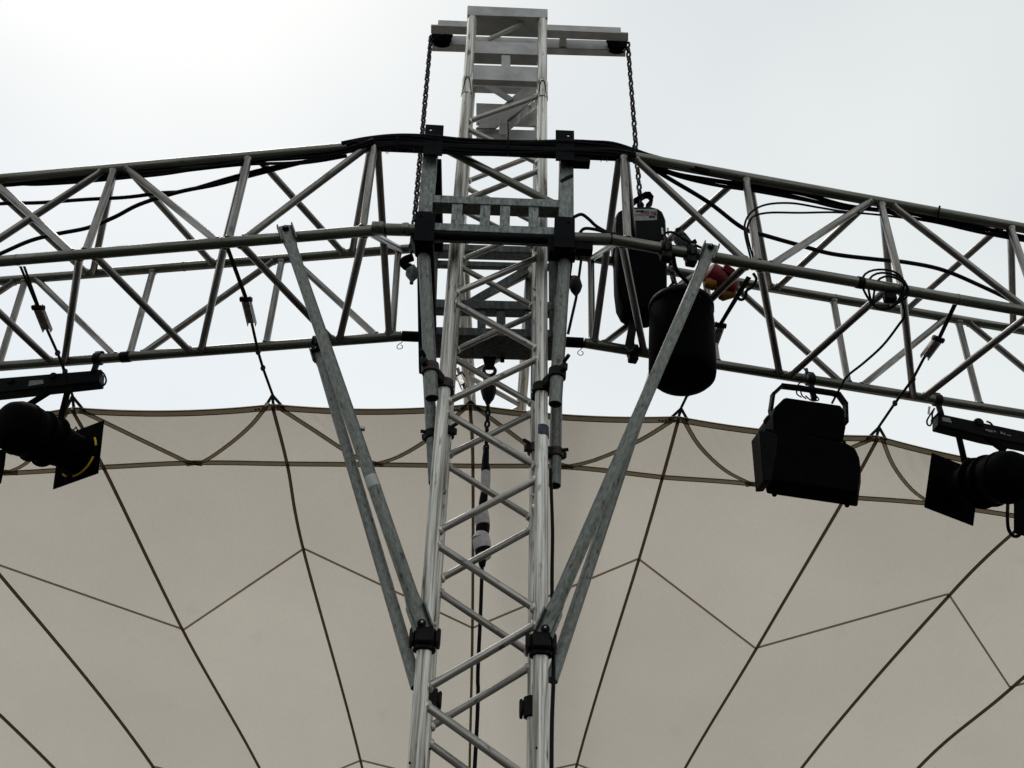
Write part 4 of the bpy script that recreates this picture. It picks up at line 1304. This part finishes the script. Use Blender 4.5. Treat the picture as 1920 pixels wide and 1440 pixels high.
# red and amber plug
pc = off('CR', 1350, -0.12, 0.10)
dP = depth(off('BR', 1350, 0.10, -0.1)) + 0.22
plug = thing('power_plug', at_depth(1350, 520, dP), 'red power plug with amber caps hanging under the right front chord', 'plug')
Pq = lambda x, y, o=0.0: at_depth(x, y, dP + o)
ax_ = (Pq(1378, 536) - Pq(1330, 505)).normalized()
MB().lathe(Pq(1326, 508), ax_, [(0, 0.035), (0.01, 0.055), (0.05, 0.058), (0.075, 0.056), (0.10, 0.044), (0.16, 0.040), (0.17, 0.03)], 20).build('plug_body', M['red'], plug)
MB().box(Pq(1366, 506, -0.03), ax_, ax_.cross(FW).normalized(), FW, 0.06, 0.035, 0.03).build('plug_catch', M['red'], plug, 0.006)
MB().lathe(Pq(1322, 528, -0.02), (Pq(1340, 534) - Pq(1318, 528)), [(0, 0.026), (0.01, 0.034), (0.05, 0.034), (0.06, 0.020)], 16).build('amber_cap', M['yellow'], plug)
MB().lathe(Pq(1347, 558, 0.0), (Pq(1378, 546) - Pq(1347, 558)), [(0, 0.010), (0.015, 0.026), (0.07, 0.030), (0.09, 0.018)], 16).build('amber_cap', M['yellow'], plug)
MB().tube([Pq(1340, 535, -0.02), Pq(1346, 552, -0.02)], 0.012, 8).build('hinge', M['yellow'], plug)
# small tilted sensor block by the clamp
sb = thing('beam_clamp', at('BR', 1280) + EZ * 0.06, 'tilted dark steel beam clamp standing on the right front chord', 'clamp')
dS = depth(at('BR', 1275)) + 0.02
MB().prism([at_depth(x, y, dS) for x, y in ((1262, 444), (1278, 430), (1287, 438), (1298, 452), (1292, 462), (1272, 460))], FW * 0.05).build('clamp_jaw', M['galv_dk'], sb, 0.004)
MB().tube([at_depth(1272, 427, dS + .02), at_depth(1276, 442, dS + .02)], [0.016, 0.022], 12).build('clamp_screw', M['coupler'], sb)
MB().prism([at_depth(x, y, dS - .02) for x, y in ((1296, 452), (1304, 447), (1308, 455), (1301, 460))], FW * 0.04).build('wing_nut', M['coupler'], sb, 0.003)
MB().box(at_depth(1299, 459, dS - 0.03), RT, UP, FW, 0.022, 0.008, 0.008).build('pin', M['bolt'], sb, 0.002)

# ------------------------------------------------------------------ stage lights
def cam_dir(x, y, z):
    return (RT * x - UP * y + FW * z).normalized()
def hook_clamp(key, px, t, drop=0.11, pl_=M['coupler']):
    p = at(key, px)
    a, b = CH[key]
    d = (b - a).normalized()
    MB().lathe(p - d * 0.02, d, [(0, CR_ + 0.002), (0.003, CR_ + 0.009), (0.037, CR_ + 0.009), (0.04, CR_ + 0.002)], 18).build('hook_clamp', pl_, t)
    MB().box(p + EZ * (CR_ + 0.012), d, d.cross(EZ), EZ, 0.05, 0.03, 0.014).build('clamp_cap', pl_, t, 0.004)
    MB().box(p - EZ * (CR_ + drop / 2 - 0.01), d, d.cross(EZ), EZ, 0.03, 0.02, drop).build('hanger', pl_, t, 0.004)
def spotlight(key, ref_px, bar_px, plate_px, zs, axis_cam, body_len, rb, rf, label, knobs, arms, hook_px, yellow=False):
    o = at(key, ref_px)
    a, b = CH[key]
    ex = (b - a).normalized()
    ey = V((-ex.y, ex.x, 0))
    Q = lambda x, y, f=0.0: on_pl(x, y, o + ey * f, ey)
    cpx = (sum(p[0] for p in plate_px) / 4, sum(p[1] for p in plate_px) / 4)
    base = Q(*cpx)
    t = thing('spotlight', base, label, 'spotlight', 'spotlights under the trusses')
    MB().prism([Q(x, y, -0.035) for x, y in bar_px], ey * 0.07).build('ballast_bar', M['plastic'], t, 0.008)
    for (x, y, r) in knobs:
        MB().lathe(Q(x, y, -0.045), ey, [(0, r * .8), (0.01, r), (0.08, r), (0.09, r * .8)], 18).build('knob', M['black'], t)
    for (x0, y0, x1, y1, ww) in arms:
        pa_, pb_ = Q(x0, y0, -0.02), Q(x1, y1, -0.02)
        dq = (pb_ - pa_).normalized()
        sq = dq.cross(ey).normalized()
        MB().box((pa_ + pb_) / 2, sq, ey, dq, ww, 0.02, (pb_ - pa_).length).build('yoke_arm', M['matt'], t, 0.004)
    dep = depth(base)
    ps = dep / F_PX
    # accessory frame: the true square whose corners are seen at these columns and rows
    z0, z1 = zs[0] * ps, zs[1] * ps
    q = [-(z0 + z1) / 2, (z0 - z1) / 2]
    def corners(q):
        return (at_depth(*plate_px[0], dep + q[0]), at_depth(*plate_px[1], dep + q[1]), at_depth(*plate_px[2], dep - q[0]))
    def err(q):
        A, B, C_ = corners(q)
        return (B - A).dot(C_ - B), (B - A).length_squared - (C_ - B).length_squared
    for _ in range(25):
        f0 = err(q)
        h = 1e-5
        fa, fb = err([q[0] + h, q[1]]), err([q[0], q[1] + h])
        a11, a21, a12, a22 = (fa[0] - f0[0]) / h, (fa[1] - f0[1]) / h, (fb[0] - f0[0]) / h, (fb[1] - f0[1]) / h
        det = a11 * a22 - a12 * a21
        if abs(det) < 1e-12:
            break
        q = [q[0] - (f0[0] * a22 - f0[1] * a12) / det, q[1] - (a11 * f0[1] - a21 * f0[0]) / det]
    A, B, C_ = corners(q)
    e1, e2 = B - A, C_ - B
    ax = cam_dir(*axis_cam)
    cc = (A + C_) / 2
    s = e1.length
    u1, u2 = e1.normalized(), e2.normalized()
    ax = u1.cross(u2).normalized() * (1 if u1.cross(u2).dot(ax) > 0 else -1)
    # frame as four bars round a round opening: build as a ring plate
    n = 32
    ring_i, ring_o = [], []
    for k in range(n):
        q = 2 * math.pi * k / n
        cq, sq_ = math.cos(q), math.sin(q)
        kk = 1 / max(abs(cq), abs(sq_))
        ring_i.append(cc + (u1 * cq + u2 * sq_) * (rf * 0.74))
        ring_o.append(cc + (u1 * cq + u2 * sq_) * (s / 2 * kk))
    th = ax * 0.006
    vs = ring_i + ring_o + [p + th for p in ring_i] + [p + th for p in ring_o]
    fs = []
    for k in range(n):
        l = (k + 1) % n
        fs += [(k, n + k, n + l, l), (2 * n + k, 2 * n + l, 3 * n + l, 3 * n + k), (k, l, 2 * n + l, 2 * n + k), (n + k, 3 * n + k, 3 * n + l, n + l)]
    MB().add(vs, fs).build('colour_frame', M['matt'], t)
    # body: lens tube in front, wider lamp house behind, domed back
    prof = [(-body_len, 0.02), (-body_len * .985, rb * .55), (-body_len * .94, rb * .82), (-body_len * .86, rb * .97), (-body_len * .72, rb * 1.02), (-body_len * .66, rb * 1.0),
            (-body_len * .62, rb * .95), (-body_len * .50, rb * .92), (-body_len * .34, rf * 0.98), (-0.05, rf * 0.84), (-0.004, rf * 0.84), (-0.003, rf * .78), (-0.02, rf * .76)]
    MB().lathe(cc, ax, prof, 36).build('lamp_body', M['matt'], t)
    MB().lathe(cc, ax, [(-0.03, rf * .75), (-0.022, rf * .75)], 30).build('lens', M['plastic'], t)
    for f_ in (.40, .56, .76):
        MB().lathe(cc - ax * body_len * f_, ax, [(0, rb * .9), (0.003, rb * 1.045), (0.012, rb * 1.045), (0.015, rb * .9)], 36).build('cooling_rib', M['matt'], t)
    if yellow:
        for (q0, q1) in yellow:
            pts = []
            for k in range(11):
                q = R(q0 + (q1 - q0) * k / 10)
                vx = RT - ax * RT.dot(ax)
                vx.normalize()
                vy = ax.cross(vx)
                pts.append(cc - ax * 0.005 + (vx * math.cos(q) + vy * math.sin(q)) * rf * 1.10)
            MB().tube(pts, 0.0055, 6).build('rim_tape', M['yellowtape'], t)
    MB().tube([cc - ax * 0.03 - UP * -rf * 1.03, cc - ax * 0.015 - UP * -(rf * 1.03 + 0.02), cc - ax * 0.0 - UP * -rf * 1.05], 0.004, 6).build('frame_catch', M['black'], t)
    hook_clamp(key, hook_px, t, 0.13)
    return t, Q, ey
sp_l, Ql, eyl = spotlight('DL', 100, [(-70, 714), (172, 694), (186, 691), (184, 716), (-70, 744)], [(194, 788), (183, 887), (99, 917), (110, 818)], (-55, 70.7), (8650, 5398, 7986), 0.47, 0.128, 0.112,
    'black spotlight with yellow rim arc and square colour frame, at the left edge',
    ((18, 713, 0.020), (98, 703, 0.022), (174, 694, 0.015)), ((127, 733, 110, 800, 0.030), (92, 735, 52, 760, 0.032)), 184, ((-36, -12), (16, 88), (112, 128)))
Pt = [Ql(x, y, -0.01) for x, y in ((188, 694), (196, 703), (199, 714), (195, 722), (189, 721), (187, 712), (190, 700))]
MB().tube(smooth_path(Pt, 4), 0.005, 6).build('safety_loop', M['rubber'], sp_l)
MB().prism([Ql(x, y, -0.038) for x, y in ((55, 714), (80, 712), (82, 719), (53, 724))], eyl * 0.003).build('rating_label', M['label'], sp_l)
Pt = [Ql(x, y, 0) for x, y in ((112, 672), (118, 690), (121, 702))]
MB().tube(Pt, 0.007, 6).build('safety_cord', M['rubber'], sp_l)
sp_r, Qr, eyr = spotlight('DR', 1840, [(1760, 771), (1772, 777), (2005, 826), (2005, 850), (1850, 820), (1760, 797)], [(1748, 849), (1734, 951), (1825, 986), (1839, 884)], (-42.6, 53.9), (-6989, 3122, 9772), 0.50, 0.128, 0.108,
    'black spotlight with square colour frame hanging at the right edge',
    ((1765, 774, 0.015), (1838, 790, 0.028)), ((1797, 815, 1812, 880, 0.030), (1850, 820, 1885, 846, 0.04)), 1757)
Pt = [Qr(x, y, -0.01) for x, y in ((1752, 766), (1744, 778), (1738, 789), (1740, 797), (1745, 797), (1748, 788), (1748, 776), (1752, 766))]
MB().tube(smooth_path(Pt, 4), 0.005, 6).build('safety_loop', M['rubber'], sp_r)
MB().prism([Qr(x, y, -0.038) for x, y in ((1767, 782), (1781, 784), (1785, 793), (1767, 789))], eyr * 0.003).build('maker_mark', M['label'], sp_r)
for x0, y0, w_, h_ in ((1848, 804, 4, 3), (1853, 805, 4, 4), (1858, 806, 3, 4), (1863, 807, 4, 3), (1876, 809, 4, 4), (1882, 811, 3, 4), (1888, 815, 8, 1.5)):
    MB().prism([Qr(x, y, -0.038) for x, y in ((x0, y0), (x0 + w_, y0 + 1), (x0 + w_, y0 + h_ + 1), (x0, y0 + h_))], eyr * 0.003).build('faded_print', M['label'], sp_r)
MB().prism([Qr(x, y, -0.02) for x, y in ((1741, 762), (1745, 762), (1743, 777), (1739, 776))], eyr * 0.002).build('paper_tag', M['tag_white'], sp_r)
Pt = [Qr(x, y, 0.02) for x, y in ((1850, 790), (1858, 794), (1866, 806))]
MB().tube(smooth_path(Pt, 4), 0.006, 6).build('lead', M['rubber'], sp_r)
Pt = [Qr(x, y, -0.12) for x, y in ((1890, 935), (1889, 970), (1891, 992), (1899, 1004), (1908, 1005), (1918, 996), (1930, 985))]
MB().tube(smooth_path(Pt, 5), 0.009, 8).build('power_lead', M['rubber'], sp_r)
for x, y in ((1909, 869), (1914, 889)):
    MB().lathe(Qr(x, y, -0.145), eyr, [(0, 0.004), (0.006, 0.006)], 8).build('screw', M['bolt'], sp_r)
# lights cut by the frame
def edge_box(px, key, refx, label, bodyx, name='spotlight'):
    o = at(key, refx)
    a, b = CH[key]
    ex = (b - a).normalized()
    ey = V((-ex.y, ex.x, 0))
    Q = lambda x, y, f=0.0: on_pl(x, y, o + ey * f, ey)
    n = len(px)
    t = thing(name, Q(px[0][0], px[0][1]), label, 'spotlight')
    MB().prism([Q(x, y, -0.20) for x, y in px], ey * 0.012).build('barn_door', M['matt'], t, 0.003)
    cx = sum(p[0] for p in px) / n
    cy = sum(p[1] for p in px) / n
    MB().lathe(Q(bodyx, cy - 10, -0.19), ey, [(0, 0.09), (0.05, 0.11), (0.28, 0.12), (0.36, 0.09), (0.38, 0.03)], 24).build('lamp_body', M['matt'], t)
    MB().box(Q(bodyx, cy - 70, 0.0), ex, ey, EZ, 0.03, 0.02, 0.26).build('yoke_arm', M['matt'], t, 0.004)
    hook_clamp(key, bodyx, t, 0.16)
    return t
edge_box([(-90, 850), (10, 842), (7, 870), (0, 905), (-95, 925)], 'DL', -45, 'black lamp mostly cut off by the left frame edge', -150)
edge_box([(1903, 930), (1990, 950), (1985, 1020), (1903, 998)], 'DR', 1950, 'black lamp mostly cut off by the right frame edge', 2070)

# floodlight
def floodlight():
    key = 'DR'
    o = at(key, 1520)
    a, b = CH[key]
    ex = (b - a).normalized()
    ey = V((-ex.y, ex.x, 0))
    Q = lambda x, y, f=0.0: on_pl(x, y, o + ey * f, ey)
    t = thing('floodlight', Q(1520, 945), 'bulky black floodlight on a bent yoke under the right truss', 'floodlight')
    def loft(px0, f0, px1, f1, name, mt, bev=0.012):
        return MB().prism([Q(x, y, f0) for x, y in px0], None, [Q(x, y, f0) + ey * (f1 - f0) + (Q(x2, y2, f0) - Q(x, y, f0)) for (x, y), (x2, y2) in zip(px0, px1)]).build(name, mt, t, bev, seg=3)
    house = [(1470, 746), (1474, 744), (1577, 759), (1585, 770), (1587, 800), (1582, 828), (1452, 808), (1450, 776), (1454, 762)]
    loft(house, -0.12, house, 0.10, 'ballast_housing', M['matt'])
    refl = [(1432, 806), (1458, 804), (1588, 830), (1604, 840), (1611, 856), (1614, 878), (1611, 898), (1608, 924), (1434, 898), (1430, 850)]
    loft(refl, -0.13, [(x + 24, y + 4) for x, y in refl], 0.0, 'reflector_housing', M['matt'])
    side = [(1423, 806), (1455, 812), (1459, 820), (1456, 848), (1450, 880), (1447, 902), (1432, 903)]
    loft(side, -0.145, [(x + 1, y) for x, y in side], -0.04, 'side_wing', M['plastic'], 0.006)
    yk = [Q(x, y, -0.04) for x, y in ((1447, 790), (1445, 768), (1449, 740), (1466, 724), (1500, 728), (1560, 737), (1572, 740), (1585, 758), (1586, 790))]
    mb = MB()
    for p, q in zip(yk[:-1], yk[1:]):
        dq = (q - p).normalized()
        mb.box((p + q) / 2, dq, ey, dq.cross(ey), (q - p).length + 0.012, 0.035, 0.016)
    mb.build('yoke', M['plastic'], t)
    for x, y in ((1445, 782), (1587, 786)):
        MB().lathe(Q(x, y, -0.06), ey, [(0, 0.014), (0.01, 0.02), (0.05, 0.02), (0.06, 0.014)], 14).build('tilt_knob', M['black'], t)
    for x, y in ((1452, 927), (1588, 947)):
        MB().ball(Q(x, y, -0.01), 0.013, 10, 6).build('glass_clip', M['matt'], t)
    for x, y in ((1437, 806), (1443, 806), (1583, 830)):
        MB().ball(Q(x, y, -0.10), 0.010, 10, 6).build('hinge', M['black'], t)
    hook_clamp(key, 1519, t, 0.12)
    MB().tube([at(key, 1516) + EZ * 0.075, at(key, 1516) - EZ * 0.10], 0.009, 8).build('clamp_screw', M['galv_dk'], t)
    for pts in (((1507, 690), (1512, 700), (1507, 712), (1496, 722), (1494, 738), (1503, 745)), ((1500, 722), (1503, 740), (1512, 748)), ((1516, 735), (1530, 742), (1535, 750), (1522, 751), (1510, 742))):
        MB().tube(smooth_path([Q(x, y, -0.05) for x, y in pts], 4), 0.004, 6).build('safety_wire', M['rubber'], t)
floodlight()
